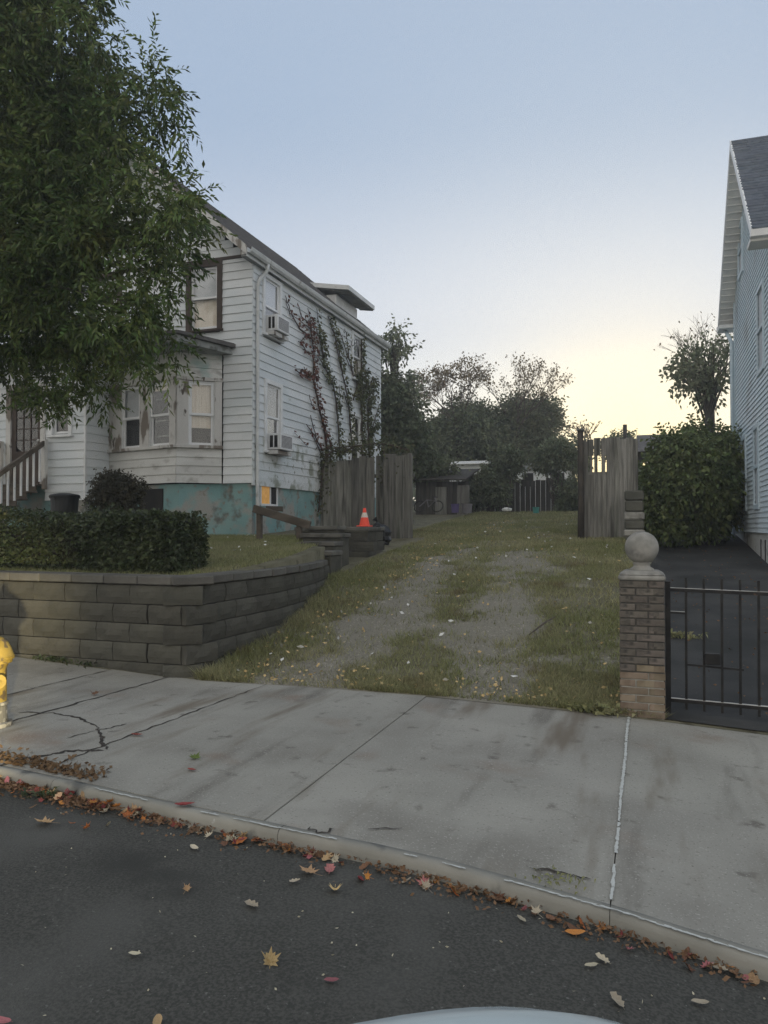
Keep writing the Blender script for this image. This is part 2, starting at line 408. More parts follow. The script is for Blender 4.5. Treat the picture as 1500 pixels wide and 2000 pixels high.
# ------------------------------------------------------------------ ground heights
def fz(X):     # along the property line (Y = 7.1)
    return np.interp(X, [-40, -9, -7.4, -4.68, -2.75, -1.9, -.22, 1, 4, 12, 40], [1.2, .25, .17, .03, .055, .055, .014, -.05, -.2, -.5, -1.2])
def kz(X):     # along the top of the kerb
    return np.interp(X, [-40, -9, -4.06, -3.54, -.98, -.146, .46, 2, 12, 40], [1.0, .16, .10, .093, .033, -.009, -.072, -.17, -.5, -1.2])
def ky(X):
    return 3.5 - .10 * np.clip(X, -30, 20) + .05 * np.exp(-((np.asarray(X) + 1.2) / .9) ** 2)
YP = 7.1
def walk(X, Y):
    k = ky(X)
    t = np.clip((Y - k) / (YP - k), 0, 1)
    return kz(X) * (1 - t) + fz(X) * t
def roadz(X, Y):
    d = ky(X) - Y
    return kz(X) - .062 + np.interp(d, [-.4, 0, .35, 3, 8, 14, 60], [-.02, -.012, .0, .05, .06, 0.0, -.2])
def Dz(Y):
    return np.interp(Y, [7.1, 8.94, 11.7, 14.1, 17.7, 28, 40, 60, 120, 400], [.05, .32, .83, 1.11, 1.42, 2.2, 2.5, 2.6, 2.6, 2.6])
def Rz(Y):
    return np.interp(Y, [7.1, 10, 16.4, 20, 23, 28, 40, 120, 400], [-.05, .20, .92, 1.26, 1.5, 1.9, 2.4, 2.6, 2.6])
def sm(x): x = np.clip(x, 0, 1); return x * x * (3 - 2 * x)
def G(X, Y):
    X = np.asarray(X, float); Y = np.asarray(Y, float)
    a = Dz(Y) + (fz(np.minimum(X, 0)) - .05) * np.clip((9 - Y) / 1.9, 0, 1)
    b = Rz(Y) + (fz(np.maximum(X, 0)) + .05) * np.clip((11 - Y) / 3.9, 0, 1)
    t = sm((X + .30) / .55)
    z = a * (1 - t) + b * t
    return z + .035 * (fbm(X, Y, 1.1) - .5) * np.clip((Y - 7.2) / 1, 0, 1)
def gravel(X, Y):
    cl = -3.20 - .05 * (Y - 7.3); crr = -1.50 - .11 * (Y - 7.3)
    g = np.maximum(np.exp(-((X - cl) / .56) ** 2), np.exp(-((X - crr) / .60) ** 2))
    f = np.interp(Y, [7, 9.5, 11, 13, 15, 16.5], [1.0, .98, .90, .78, .62, .35])
    mid = np.exp(-((X + 3.0) / 1.1) ** 2) * np.exp(-((Y - 12.2) / 1.1) ** 2) * .42
    edge = .5 * np.exp(-((Y - 7.1) / .18) ** 2) * (np.abs(X + 1.6) < .8)
    return np.clip(np.maximum(np.maximum(g * f, mid), edge) + (fbm(X, Y, 2.0, 5) - .45) * 1.6, 0, 1)

# ------------------------------------------------------------------ setting: terrain, road, pavement, lot, driveway, yard
o = link('terrain', grid_mesh('terrain', np.linspace(-90, 90, 25), np.linspace(-90, 90, 33), lambda X, Y: np.where(Y > 30, 1.6, -2.2) + 0 * X), None, M['terrain']); o['kind'] = 'structure'

ex = np.concatenate([np.linspace(-60, -14, 14), np.arange(-13.5, 5.01, .1), np.linspace(6, 60, 14)])
def road_mesh():
    s = np.concatenate([np.linspace(-.10, 1.2, 27), np.linspace(1.4, 6, 24), np.linspace(7, 60, 12)])
    X, D = np.meshgrid(ex, s)
    Y = ky(X) - D
    Z = roadz(X, Y) + .006 * (fbm(X, Y, 1.4, 3) - .5)
    nx = len(ex)
    i = (np.arange(len(s) - 1)[:, None] * nx + np.arange(nx - 1)[None, :]).ravel()
    me = fast_mesh('road', np.stack([X, Y, Z], -1).reshape(-1, 3), np.stack([i, i + nx, i + nx + 1, i + 1], -1))
    me.polygons.foreach_set('use_smooth', [True] * len(me.polygons))
    return me
o = link('road', road_mesh(), None, M['asphalt']); o['kind'] = 'structure'

pav = bpy.data.objects.new('pavement', None); COL.objects.link(pav); pav['kind'] = 'structure'; ORG[pav] = Vector((0, 0, 0))
pav['label'] = 'grey concrete pavement of large flags'
KW = .07      # kerb width
def slab(xa, xb, ya, yb, lift=0.0, ga=.003, gb=.003):
    """one flag between two X lines and two pavement fractions (callables of X give Y)"""
    xs = np.linspace(xa + .003, xb - .003, max(3, int((xb - xa) / .25)))
    tt = np.linspace(0, 1, 9)
    X, T = np.meshgrid(xs, tt)
    Y0 = ya(X) + ga; Y1 = yb(X) - gb
    Y = Y0 + (Y1 - Y0) * T
    Z = walk(X, Y) + lift + .004 * (fbm(X, Y, .8, 9) - .5)
    nx, ny = len(xs), len(tt)
    top = np.stack([X, Y, Z], -1).reshape(-1, 3)
    low = top.copy(); low[:, 2] -= .10
    i = (np.arange(ny - 1)[:, None] * nx + np.arange(nx - 1)[None, :]).ravel()
    Q = [np.stack([i, i + 1, i + 1 + nx, i + nx], -1)]
    n = nx * ny
    ring = list(range(nx)) + [nx * r_ + nx - 1 for r_ in range(1, ny)] + [nx * (ny - 1) + c for c in range(nx - 2, -1, -1)] + [nx * r_ for r_ in range(ny - 2, 0, -1)]
    Q.append(np.array([(ring[k], ring[k] + n, ring[(k + 1) % len(ring)] + n, ring[(k + 1) % len(ring)]) for k in range(len(ring))]))
    me = fast_mesh('slab', np.concatenate([top, low]), np.concatenate(Q)); me.polygons.foreach_set('use_smooth', [False] * len(me.polygons))
    return link('slab', me, pav, M['concrete'])
kin = lambda X: ky(X) + KW
mid = lambda X: 5.0 + .0 * X
back = lambda X: YP + .02 + .0 * X
xl = [-20, -17.5, -15, -12.6, -10.6, -8.8, -7.2, -5.72, -4.95, -3.78, -2.03, -.17, 1.75, 3.6, 5.6, 7.6, 9.6, 12]
for a, b in zip(xl[:-1], xl[1:]):
    lf = random.uniform(-.004, .004)
    if a >= -3.8:
        slab(a, b, kin, mid, lf, .001, .0012); slab(a, b, mid, back, lf, .0012)
    else:
        slab(a, b, kin, back, lf)
# kerb stones
kx = list(np.arange(-20, -3.5, 1.5)) + [-3.56, -1.9, -.17, 1.6, 3.4, 5.2, 7.0, 9.0, 11.0]
kx = [v for v in kx if v < -3.9 or v >= -3.56]
for a, b in zip(kx[:-1], kx[1:]):
    xs = np.linspace(a + .0015, b - .0015, 14)
    prof = [(-.03, -.16), (-.012, -.03), (-.003, -.010), (.012, -.001), (.03, 0.0), (KW - .002, .0), (KW - .002, -.16)]
    V = []; Q = []
    for j, x in enumerate(xs):
        wob = .006 * (vnoise(x, 0, 6, 4) - .5)
        for d, z in prof:
            y = ky(x) + d + (wob if d < .03 else 0)
            V.append((x, y, walk(x, max(y, ky(x))) + z + (.004 * (vnoise(x, d, 9, 2) - .5))))
    n = len(prof)
    for j in range(len(xs) - 1):
        for k in range(n - 1):
            Q.append((j * n + k, (j + 1) * n + k, (j + 1) * n + k + 1, j * n + k + 1))
    o = link('kerb_stone', fast_mesh('kerb_stone', V, Q), pav, M['kerb'])
# sunken earth in the joints, under everything
o = link('joint_earth', grid_mesh('joint_earth', np.linspace(-20, 12, 130), np.linspace(0, 1, 5), lambda X, T: 0 * X), pav, M['dirtfill'])
co_ = np.empty(len(o.data.vertices) * 3, np.float32); o.data.vertices.foreach_get('co', co_); co_ = co_.reshape(-1, 3)
co_[:, 1] = (ky(co_[:, 0]) + .03) * (1 - co_[:, 1]) + 7.3 * co_[:, 1]
co_[:, 2] = walk(co_[:, 0], co_[:, 1]) - .022
o.data.vertices.foreach_set('co', co_.ravel()); o.data.update(); o['kind'] = 'stuff'

# white sealant beads: in the long joint and along the back of the kerb
def ribbon(mb, pts, wd, h=.004, jit=.3):
    pts = [Vector(p) for p in pts]
    L_, R_ = [], []
    for i, p in enumerate(pts):
        d = (pts[min(i + 1, len(pts) - 1)] - pts[max(i - 1, 0)]); d.z = 0; d.normalize()
        s_ = Vector((d.y, -d.x, 0))
        k = wd * (.5 + random.uniform(-jit, jit) * .5)
        if i in (0, len(pts) - 1): k *= .3
        L_.append(p - s_ * k + Vector((0, 0, h))); R_.append(p + s_ * k + Vector((0, 0, h)))
    n = len(pts)
    mb.add(L_ + R_, [(i, n + i, n + i + 1, i + 1) for i in range(n - 1)])
def walkpt(x, y, h=0.0): return Vector((x, y, float(walk(x, y)) + h))
mb = MB()
def chip(x, y, dx, dy, l, w_):
    h = .006 + random.uniform(0, .003)
    px_, py_ = -dy, dx
    q = []
    for a_, b_ in ((-.5, -.5), (.1, -.62), (.5, -.4), (.55, .3), (.0, .55), (-.5, .45)):
        a_ += random.uniform(-.12, .12); b_ += random.uniform(-.2, .2)
        xx, yy = x + dx * a_ * l + px_ * b_ * w_, y + dy * a_ * l + py_ * b_ * w_
        q.append(walkpt(xx, yy, h))
    mb.add(q, [tuple(range(6))])
y = 7.05
while y > 3.62:
    ok = vnoise(y, 0, 2.2, 3) + (.35 if y > 4.9 or y < 4.0 else 0) > .42
    if ok and random.random() < .93: chip(-.17 + .012 * (vnoise(y, 3, 1.5) - .5) + random.uniform(-.002, .002), y, 0, 1, random.uniform(.03, .06), random.uniform(.010, .018) * (1.2 if y > 5 else .9))
    y -= .026
x = -3.5
while x < .45:
    if vnoise(x, 0, 2.6, 6) + .25 * (vnoise(x, 4, 9) - .5) > .57: chip(x, float(ky(x)) + .014 + random.uniform(-.004, .004), 1, -.1, random.uniform(.02, .045), random.uniform(.005, .013))
    x += .02
o = mb.build('joint_sealant', M['sealant'], pav); o['kind'] = 'stuff'
# cracks filled with dirt
mb = MB()
def crack(px, wd=.02, n=8):
    P = []
    for (x0, y0), (x1, y1) in zip(px[:-1], px[1:]):
        for k in range(n):
            t = k / n
            P.append(walkpt(x0 + (x1 - x0) * t + random.uniform(-.018, .018), y0 + (y1 - y0) * t + random.uniform(-.018, .018)))
    P.append(walkpt(*px[-1])); ribbon(mb, P, wd, .0045, .7)
def gpt(px, py):
    d = ray(px, py); t = 6.0
    for _ in range(25): t = (CAMZ - float(walk(d[0] * t, d[1] * t))) / -d[2]
    return (d[0] * t, d[1] * t)
for line, wd in (([(40, 1390), (107, 1391), (160, 1401), (192, 1418), (200, 1437), (207, 1455), (212, 1462)], .022), ([(0, 1493), (50, 1480), (118, 1469), (140, 1464), (205, 1464)], .03), ([(130, 1440), (200, 1424), (250, 1412)], .012)):
    crack([gpt(*p) for p in line], wd)
for xj, w_ in ((-5.72, .016), (-4.95, .022), (-3.78, .014), (-7.2, .016)): crack([(xj + .004, 7.08), (xj, 6.0), (xj - .003, 5.0), (xj, float(ky(xj)) + .1)], w_, 10)
for line in ([(600, 1612), (625, 1622), (655, 1616)], [(720, 1615), (785, 1614)], [(1030, 1690), (1100, 1700), (1150, 1712)]):
    crack([gpt(*p) for p in line], .012, 5)
o = mb.build('crack', M['dirtfill'], pav); o['kind'] = 'stuff'

# lot ground
lx = np.concatenate([np.linspace(-60, -10, 11), np.arange(-9.5, -5.6, .4), np.arange(-5.2, .35, .06), np.arange(.45, 6, .4), np.linspace(7, 60, 11)])
ly = np.concatenate([np.arange(7.06, 18.5, .07), np.linspace(18.7, 34, 40), np.linspace(36, 89, 14)])
me = grid_mesh('lot_ground', lx, ly, G)
X, Y = np.meshgrid(lx, ly)
at_ = me.attributes.new('gravel', 'FLOAT', 'POINT')
at_.data.foreach_set('value', (gravel(X, Y) * (Y < 17.5) * (X > -5.3) * (X < .1)).ravel().astype(np.float32))
o = link('lot_ground', me, None, M['soil']); o['kind'] = 'structure'
# asphalt drive of the right-hand house
me = grid_mesh('side_drive', np.arange(.02, 6.1, .3), np.arange(7.12, 24.6, .3), lambda X, Y: G(X, Y) + .012)
o = link('side_drive', me, None, M['drive']); o['kind'] = 'structure'
# raised front yard of the left house
WP = [(-4.66, 7.12), (-4.64, 7.9), (-4.60, 8.9), (-4.68, 9.9), (-4.84, 10.8), (-5.06, 11.7)]
WY = [p[1] for p in WP]; WX = [p[0] for p in WP]
def yz(X, Y): return np.interp(Y, [7.1, 7.5, 14.2, 18, 30], [1.06, 1.09, 1.50, 1.70, 2.3]) + .04 * (fbm(X, Y, .9) - .5)
ys_ = np.concatenate([np.arange(7.2, 12.1, .2), np.arange(12.2, 17.7, .5)])
fr = np.concatenate([np.linspace(0, .75, 10), np.linspace(.78, 1, 16)])
T, Y = np.meshgrid(fr, ys_)
XR = np.where(Y < 12.0, np.interp(Y, WY, WX) - .10, -5.95)
X = -30 + (XR + 30) * T
YZ = yz(X, Y); YZ[:, -1] -= 1.0; X[:, -2] = X[:, -1] - .004
i = (np.arange(len(ys_) - 1)[:, None] * len(fr) + np.arange(len(fr) - 1)[None, :]).ravel(); nx = len(fr)
o = link('front_yard', fast_mesh('front_yard', np.stack([X, Y, YZ], -1).reshape(-1, 3), np.stack([i, i + 1, i + 1 + nx, i + nx], -1)), None, M['soil']); o['kind'] = 'structure'

# ------------------------------------------------------------------ foliage builders
def unit(a): return a / np.maximum(np.linalg.norm(a, axis=-1, keepdims=True), 1e-6)
def leaf_cards(name, P, D, L, W_, mat_, parent=None, droop=.12):
    n = len(P)
    D = unit(D)
    up = unit(rng.normal(size=(n, 3)))
    Sd = unit(np.cross(D, up))
    Nn = np.cross(Sd, D)
    L = np.broadcast_to(np.asarray(L, float), (n,))[:, None]; W_ = np.broadcast_to(np.asarray(W_, float), (n,))[:, None]
    dz = np.array([0, 0, -1.0])
    v = np.stack([P, P + D * L * .45 + Sd * W_ * .5 + Nn * W_ * .12, P + D * L + dz * L * droop, P + D * L * .45 - Sd * W_ * .5 + Nn * W_ * .12], 1).reshape(-1, 3)
    me = fast_mesh(name, v, np.arange(4 * n).reshape(-1, 4))
    return link(name, me, parent, mat_)
def blobs_in(c, r, n, lo=.28, hi=.5, shell=.55):
    """n clump spheres inside an ellipsoid, biased to its shell"""
    u = unit(rng.normal(size=(n, 3)))
    k = (shell + (1 - shell) * rng.random((n, 1)) ** .6) * .82
    cc = np.array(c) + u * k * np.array(r)
    rr = np.array(r).mean() * rng.uniform(lo, hi, n)
    return [(cc[i], rr[i]) for i in range(n)]
def twigs_from(blobs, n, per, tl, droop=.3, out=.7, c0=None):
    wts = np.array([b[1] ** 2 for b in blobs]); wts /= wts.sum()
    idx = rng.choice(len(blobs), n, p=wts)
    C = np.array([b[0] for b in blobs])[idx]; Rr = np.array([b[1] for b in blobs])[idx][:, None]
    u = unit(rng.normal(size=(n, 3)))
    B = C + u * Rr * (rng.random((n, 1)) ** .45)
    d = unit(u * out + rng.normal(size=(n, 3)) * .45 + np.array([0, 0, -droop]))
    t = np.linspace(0.1, 1, per)[None, :, None]
    ln = tl * rng.uniform(.6, 1.3, (n, 1, 1))
    P = B[:, None, :] + d[:, None, :] * t * ln + np.array([0, 0, -1.0]) * (t ** 2) * ln * droop * .5
    side = unit(np.cross(d, rng.normal(size=(n, 3))))[:, None, :] * np.where(np.arange(per) % 2, 1, -1)[None, :, None]
    LD = d[:, None, :] * .75 + side * .6 + rng.normal(size=(n, per, 3)) * .25 + np.array([0, 0, -droop])
    return P.reshape(-1, 3), LD.reshape(-1, 3)
def limbs(mb, base, top, blobs, r0, n=5, every=1):
    base, top = Vector(base), Vector(top)
    for c, r_ in blobs[::every]:
        c = Vector(c); t = random.uniform(.45, 1.0)
        a = base.lerp(top, t)
        m_ = a.lerp(c, .5) + Vector((random.uniform(-.2, .2), random.uniform(-.2, .2), random.uniform(.0, .3))) * (c - a).length * .4
        q = r0 * .42 * (1.15 - .6 * t)
        mb.tube([a, a.lerp(m_, .6) , m_, c], [q, q * .8, q * .6, q * .22], n, False)
def tree(name, label, cat, base, height, blobs, n, per, tl, lL, lW, leafmat, r0=.12, droop=.3, group=None, every=1, lean=(0, 0)):
    t = thing(name, label, cat, base, group)
    b = Vector(base); top = b + Vector((lean[0], lean[1], height))
    mb = MB()
    pts = [b + (top - b) * k / 5 + Vector((random.uniform(-.06, .06), random.uniform(-.06, .06), 0)) * (k > 0) for k in range(6)]
    mb.tube([b - Vector((0, 0, .2))] + pts, [r0 * 1.35] + [r0 * (1.15 - .16 * k) for k in range(6)], 9)
    tr = mb.build('trunk', M['bark'], t, smooth=True)
    mb = MB(); limbs(mb, b.lerp(top, .25), top, blobs, r0, 5, every)
    if mb.v: mb.build('branch', M['bark'], tr, smooth=True)
    P, D = twigs_from(blobs, n, per, tl, droop)
    k = len(P)
    leaf_cards('crown', P, D, lL * rng.uniform(.7, 1.25, k), lW * rng.uniform(.7, 1.2, k), leafmat, t)
    return t
def twiggy(mb, p, d, ln, r_, depth, spread=.5, tips=None):
    p = Vector(p); d = Vector(d).normalized()
    q = p + d * ln * .55 + Vector((random.uniform(-1, 1), random.uniform(-1, 1), random.uniform(-.3, .6))) * ln * .06
    e = q + (d + Vector((random.uniform(-1, 1), random.uniform(-1, 1), random.uniform(-.4, .7))) * .18).normalized() * ln * .45
    mb.tube([p, q, e], [r_, r_ * .8, r_ * .55], 4 if depth < 3 else 6, False)
    if depth == 0:
        if tips is not None: tips.append((e, (e - q).normalized()))
        return
    for k in range(random.choice((2, 3, 3))):
        a = e if k < 2 else q
        nd = (d + Vector((random.uniform(-1, 1), random.uniform(-1, 1), random.uniform(-.5, .8))) * spread * 1.3).normalized()
        twiggy(mb, a, nd, ln * random.uniform(.6, .85), r_ * .55, depth - 1, spread, tips)

# ------------------------------------------------------------------ LEFT HOUSE
HX, HY, HYB = -7.9, 14.2, 22.35       # side wall x, front wall y, back y
ZS, ZE = 2.61, 7.43                   # bottom of siding, eave
HW = 6.4                              # house width
house = thing('wooden_house', 'weathered white clapboard house with teal stucco base and vines on its side', 'house', (HX - 3, HY + 4, 1.5))

class Frame:
    """wall frame: u along the wall (to the right seen from outside), n outward, z up"""
    def __init__(s, ax, ay, bx, by):
        s.a = Vector((ax, ay, 0)); d = Vector((bx - ax, by - ay, 0)); s.L = d.length; s.u = d.normalized(); s.n = Vector((s.u.y, -s.u.x, 0))
    def p(s, u, n, z): v = s.a + s.u * u + s.n * n; return (v.x, v.y, z)
    def box(s, mb, u0, u1, n0, n1, z0, z1):
        return mb.hexa([s.p(u0, n1, z0), s.p(u1, n1, z0), s.p(u1, n0, z0), s.p(u0, n0, z0), s.p(u0, n1, z1), s.p(u1, n1, z1), s.p(u1, n0, z1), s.p(u0, n0, z1)])
EXP = .182
def clad(fr, z0, z1, parent, mt, holes=(), rake=None, exp=EXP, u0=0, u1=None, mats=None):
    u1 = fr.L if u1 is None else u1
    n = int(math.ceil((z1 - z0) / exp - .05))
    for k in range(n):
        a = z0 + k * exp; b = min(a + exp, z1) - .014; c = (a + b) / 2
        lo, hi = u0, u1
        if rake:
            lo, hi = rake(b)
            lo = max(lo, u0); hi = min(hi, u1)
            if hi - lo < .1: continue
        cuts = sorted((max(h[0], lo), min(h[1], hi)) for h in holes if h[2] < c < h[3] and h[1] > lo and h[0] < hi)
        segs = []; s_ = lo
        for h0, h1 in cuts:
            if h0 - s_ > .02: segs.append((s_, h0))
            s_ = max(s_, h1)
        if hi - s_ > .02: segs.append((s_, hi))
        for sa, sb in segs:
            mb = MB()
            w0 = random.uniform(-.003, .003)
            mb.hexa([fr.p(sa, .026 + w0, a), fr.p(sb, .026 - w0, a), fr.p(sb, -.006, a), fr.p(sa, -.006, a),
                     fr.p(sa, .006, b + .012), fr.p(sb, .006, b + .012), fr.p(sb, -.006, b + .012), fr.p(sa, -.006, b + .012)])
            m_ = mats(k, sa, sb) if mats else mt
            mb.build('clapboard', m_ or mt, parent)
def window(fr, u0, u1, z0, z1, parent, casing, sashm, upper, lower, cw=.10, split=.5, pane=None, glass=None, name='window', proud=.05, lower_open=None, inner=None):
    """casing ring (the window part) with sill, two sashes, panes and what hangs behind them"""
    mb = MB()
    fr.box(mb, u0 - cw, u0, -.05, proud, z0 - .04, z1 + cw); fr.box(mb, u1, u1 + cw, -.05, proud, z0 - .04, z1 + cw)
    fr.box(mb, u0, u1, -.05, proud - .003, z1, z1 + cw)
    wn = mb.build(name, casing, parent, bevel=.006)
    mb = MB(); fr.box(mb, u0 - cw - .03, u1 + cw + .03, -.05, proud + .045, z0 - .09, z0 - .041); mb.build('sill', casing, wn, bevel=.006)
    zm = z0 + (z1 - z0) * split
    s = .045
    for nm, a, b, n0, beh in (('sash', zm - .02, z1, .0, upper), ('sash', z0, zm + .02, -.03, lower)):
        if beh == 'none': continue
        mb = MB()
        fr.box(mb, u0, u0 + s, n0 - .028, n0, a, b); fr.box(mb, u1 - s, u1, n0 - .028, n0, a, b)
        fr.box(mb, u0 + s, u1 - s, n0 - .026, n0 - .002, a, a + s); fr.box(mb, u0 + s, u1 - s, n0 - .026, n0 - .002, b - s, b)
        mb.build('sash', sashm, wn)
        mb = MB(); fr.box(mb, u0 + s, u1 - s, n0 - .017, n0 - .012, a + s, b - s); mb.build('pane', glass or M['glass'], wn)
        if beh is not None:
            top_ = 0
            mt_, q0, q1 = beh if isinstance(beh, tuple) else (beh, 0, 1)
            mb = MB(); hb = b - a
            fr.box(mb, u0 + .02, u1 - .02, n0 - .075, n0 - .068, a + hb * q0, a + hb * q1); mb.build('blind', mt_, wn)
    if inner: inner(wn)
    return wn

# inner wall core (dark room behind the panes) and foundation
core = MB()
core.box(HX - HW, HX - .13, HY + .13, HYB - .05, ZS, ZE)
core.build('wall', M['dark'], house)
mb = MB(); mb.box(HX - HW, HX - .03, HY + .04, HYB - .03, 1.15, ZS - .004)
mb.build('foundation', M['stucco'], house)
front = Frame(HX - HW, HY, HX, HY)
side = Frame(HX, HY, HX, HYB)
def fu(px): return at(px, 800, HY).x - (HX - HW)
def su(px): return at_x(px, 800, HX).y - HY
def fzp(px, py): return at(px, py, HY).z
def szp(px, py): return at_x(px, py, HX).z

# side windows
uw = [(su(514), su(543), szp(527, 652), szp(527, 546)), (su(518), su(545), szp(530, 878), szp(530, 752)),
      (su(687.5), su(704), szp(696, 775), szp(696, 668)), (su(684), su(702), szp(693, 893), szp(693, 800))]
uw[2] = (uw[2][0], uw[2][1], uw[0][2], uw[0][3]); uw[3] = (uw[3][0], uw[3][1], uw[1][2], uw[1][3])
holes = [(a - .05, b + .05, c - .06, d + .06) for a, b, c, d in uw]
def side_mats(k, a, b):
    if k < 5: return M['mossy']
    return M['siding']
clad(side, ZS + .12, ZE, house, M['siding'], holes, mats=side_mats)
mb = MB(); side.box(mb, -.02, side.L + .02, -.01, .03, ZS - .05, ZS + .118); mb.build('base_board', M['mossy'], house, bevel=.004)
kinds = [(M['blind'], None, .5), (None, None, .5), ((M['blind'], 0, 1), (M['curtain'], .2, 1), .5), (None, None, .5)]
for (a, b, c, d), (up_, lo_, sp) in zip(uw, kinds):
    window(side, a, b, c, d, house, M['whitetrim'] if c > 5 or a < 3 else M['whitetrim'], M['vinyl'], up_, lo_, cw=.10, split=sp, glass=M['mirror'])
# basement window, one pane amber with a faint emission of its own
fwa, fwb = su(511), su(541)
bw0, bw1 = szp(526, 984), szp(526, 950)
mb = MB()
side.box(mb, fwa - .05, fwa, -.06, .0, bw0 - .04, bw1); side.box(mb, fwb, fwb + .05, -.06, .0, bw0 - .04, bw1); side.box(mb, fwa, fwb, -.06, -.003, bw0 - .05, bw0)
side.box(mb, (fwa * .45 + fwb * .55), (fwa * .45 + fwb * .55) + .05, -.03, -.006, bw0, bw1)
bwn = mb.build('basement_window', M['whitetrim'], house)
mb = MB(); side.box(mb, fwa, fwa * .45 + fwb * .55, -.029, -.022, bw0, bw1); mb.build('pane', M['amber'], bwn, label='basement pane with a faint amber glow')
mb = MB(); side.box(mb, fwa * .45 + fwb * .55 + .05, fwb, -.028, -.024, bw0, bw1); mb.build('pane', M['dark'], bwn)

# front: upper window, bay, vestibule
pitch = .875
RX = HX - HW / 2
ZR = ZE + pitch * (HW / 2)
u0, u1 = fu(372), fu(424)
z0, z1 = fzp(397, 640), fzp(397, 520)
u0b = u0 - 2.6; u1b = u0b + (u1 - u0)
fh = [(u0 - .06, u1 + .06, z0 - .06, z1 + .06), (u0b - .06, u1b + .06, z0 - .06, z1 + .06)]
clad(front, ZS, ZE, house, M['siding'], fh + [(0, fu(436) , 0, 5.45)])
mb = MB(); front.box(mb, 0, front.L + .03, -.01, .034, ZE + .003, ZE + .06); mb.build('frieze_board', M['darkwood'], house)
def grake(z):
    d = (z - ZE) / pitch
    return (d, front.L - d)
clad(front, ZE + .06, ZR - .1, house, M['siding'], (), grake)
mb = MB(); mb.prism([(HX - .1, HY + .12, ZE), (HX - HW + .1, HY + .12, ZE), (RX, HY + .12, ZR - .1)], (0, HYB - HY - .2, 0)); mb.build('attic_core', M['dark'], house)
window(front, u0, u1, z0, z1, house, M['darkwood'], M['vinyl'], M['blind'], M['curtain'], cw=.12, glass=M['glass'])
window(front, u0b, u1b, z0, z1, house, M['darkwood'], M['vinyl'], M['blind'], M['blind'], cw=.12, glass=M['glass'])

# roof: two slopes of shingles, rake boards, soffit, gutter
OV, OF = .12, .48
eaveX = HX + OV; eaveZ = ZE - OV * pitch * .55 + .12
def roof_slope(sgn, name):
    xe = RX + sgn * (HW / 2 + OV); xr = RX
    ze = ZR + .14 - pitch * (HW / 2 + OV); zr = ZR + .14
    mb = MB(); y0, y1 = HY - OF, HYB + .35
    mb.hexa([(xr, y0, zr - .10), (xe, y0, ze - .10), (xe, y1, ze - .10), (xr, y1, zr - .10), (xr, y0, zr), (xe, y0, ze), (xe, y1, ze), (xr, y1, zr)])
    rf = mb.build('roof', M['shingle'], house)
    # shingle courses
    mb = MB(); n = 22
    for k in range(n):
        a = k / n; b = min((k + 1.25) / n, 1.0)
        xa, za = xe + (xr - xe) * a, ze + (zr - ze) * a; xb, zb = xe + (xr - xe) * b, ze + (zr - ze) * b
        mb.hexa([(xa, y0 - .02, za + .004), (xb, y0 - .02, zb + .003), (xb, y1 + .02, zb + .003), (xa, y1 + .02, za + .004),
                 (xa, y0 - .02, za + .022), (xb, y0 - .02, zb + .008), (xb, y1 + .02, zb + .008), (xa, y1 + .02, za + .022)])
    s_ = mb.build('shingle_course', M['shingle'], rf); s_['kind'] = 'stuff'
    return xe, ze
xe, ze = roof_slope(1, 'roof')
roof_slope(-1, 'roof')
ZG = ze - .02                      # gutter top
mb = MB()
for sg in (1, -1):
    xx = RX + sg * (HW / 2 + OV + .01)
    mb.prism([(RX, HY - OF - .03, ZR + .12), (xx, HY - OF - .03, ze + .02), (xx, HY - OF - .03, ze - .17), (RX, HY - OF - .03, ZR - .07)], (0, .035, 0))
mb.build('rake_board', M['peel'], house)
mb = MB()
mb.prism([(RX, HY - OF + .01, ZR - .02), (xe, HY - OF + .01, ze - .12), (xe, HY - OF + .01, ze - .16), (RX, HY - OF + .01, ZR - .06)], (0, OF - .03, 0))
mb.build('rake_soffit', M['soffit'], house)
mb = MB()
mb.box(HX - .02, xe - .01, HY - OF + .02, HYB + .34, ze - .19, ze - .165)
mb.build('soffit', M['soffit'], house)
mb = MB()
mb.box(xe - .012, xe + .012, HY - OF + .0, HYB + .35, ze - .20, ze - .06)
mb.build('fascia', M['gutter'], house)
mb = MB()
gp = [(.0, 0), (.0, -.10), (.06, -.115), (.095, -.08), (.12, -.01), (.112, .0), (.085, -.075), (.055, -.10), (.01, -.09), (.01, 0)]
mb.prism([(xe + .014 + a, HY - OF, ze - .02 + b) for a, b in gp], (0, HYB - HY + OF + .35, 0))
mb.build('gutter', M['gutter'], house)
# eave return box at the front corner
mb = MB(); mb.prism([(HX - .02, HY - OF + .0, ze - .16), (xe, HY - OF + .0, ze - .16), (xe, HY - OF, ze - .03), (HX - .02, HY - OF, ze + pitch * OV - .05)], (0, OF - .04, 0))
mb.build('eave_return', M['peel'], house)
# downspout
dx = HX + .075; dy = HY + .10
mb = MB()
mb.tube([(xe + .06, dy + .25, ze - .12), (xe + .05, dy + .24, ze - .24), (xe - .02, dy + .22, ze - .34), (dx + .03, dy + .02, ze - .50), (dx, dy, ze - .62), (dx, dy, 4.2), (dx, dy, ZS - .05), (dx + .01, dy, 1.6)], .042, 8)
mb.build('downspout', M['gutter'], house, smooth=True)
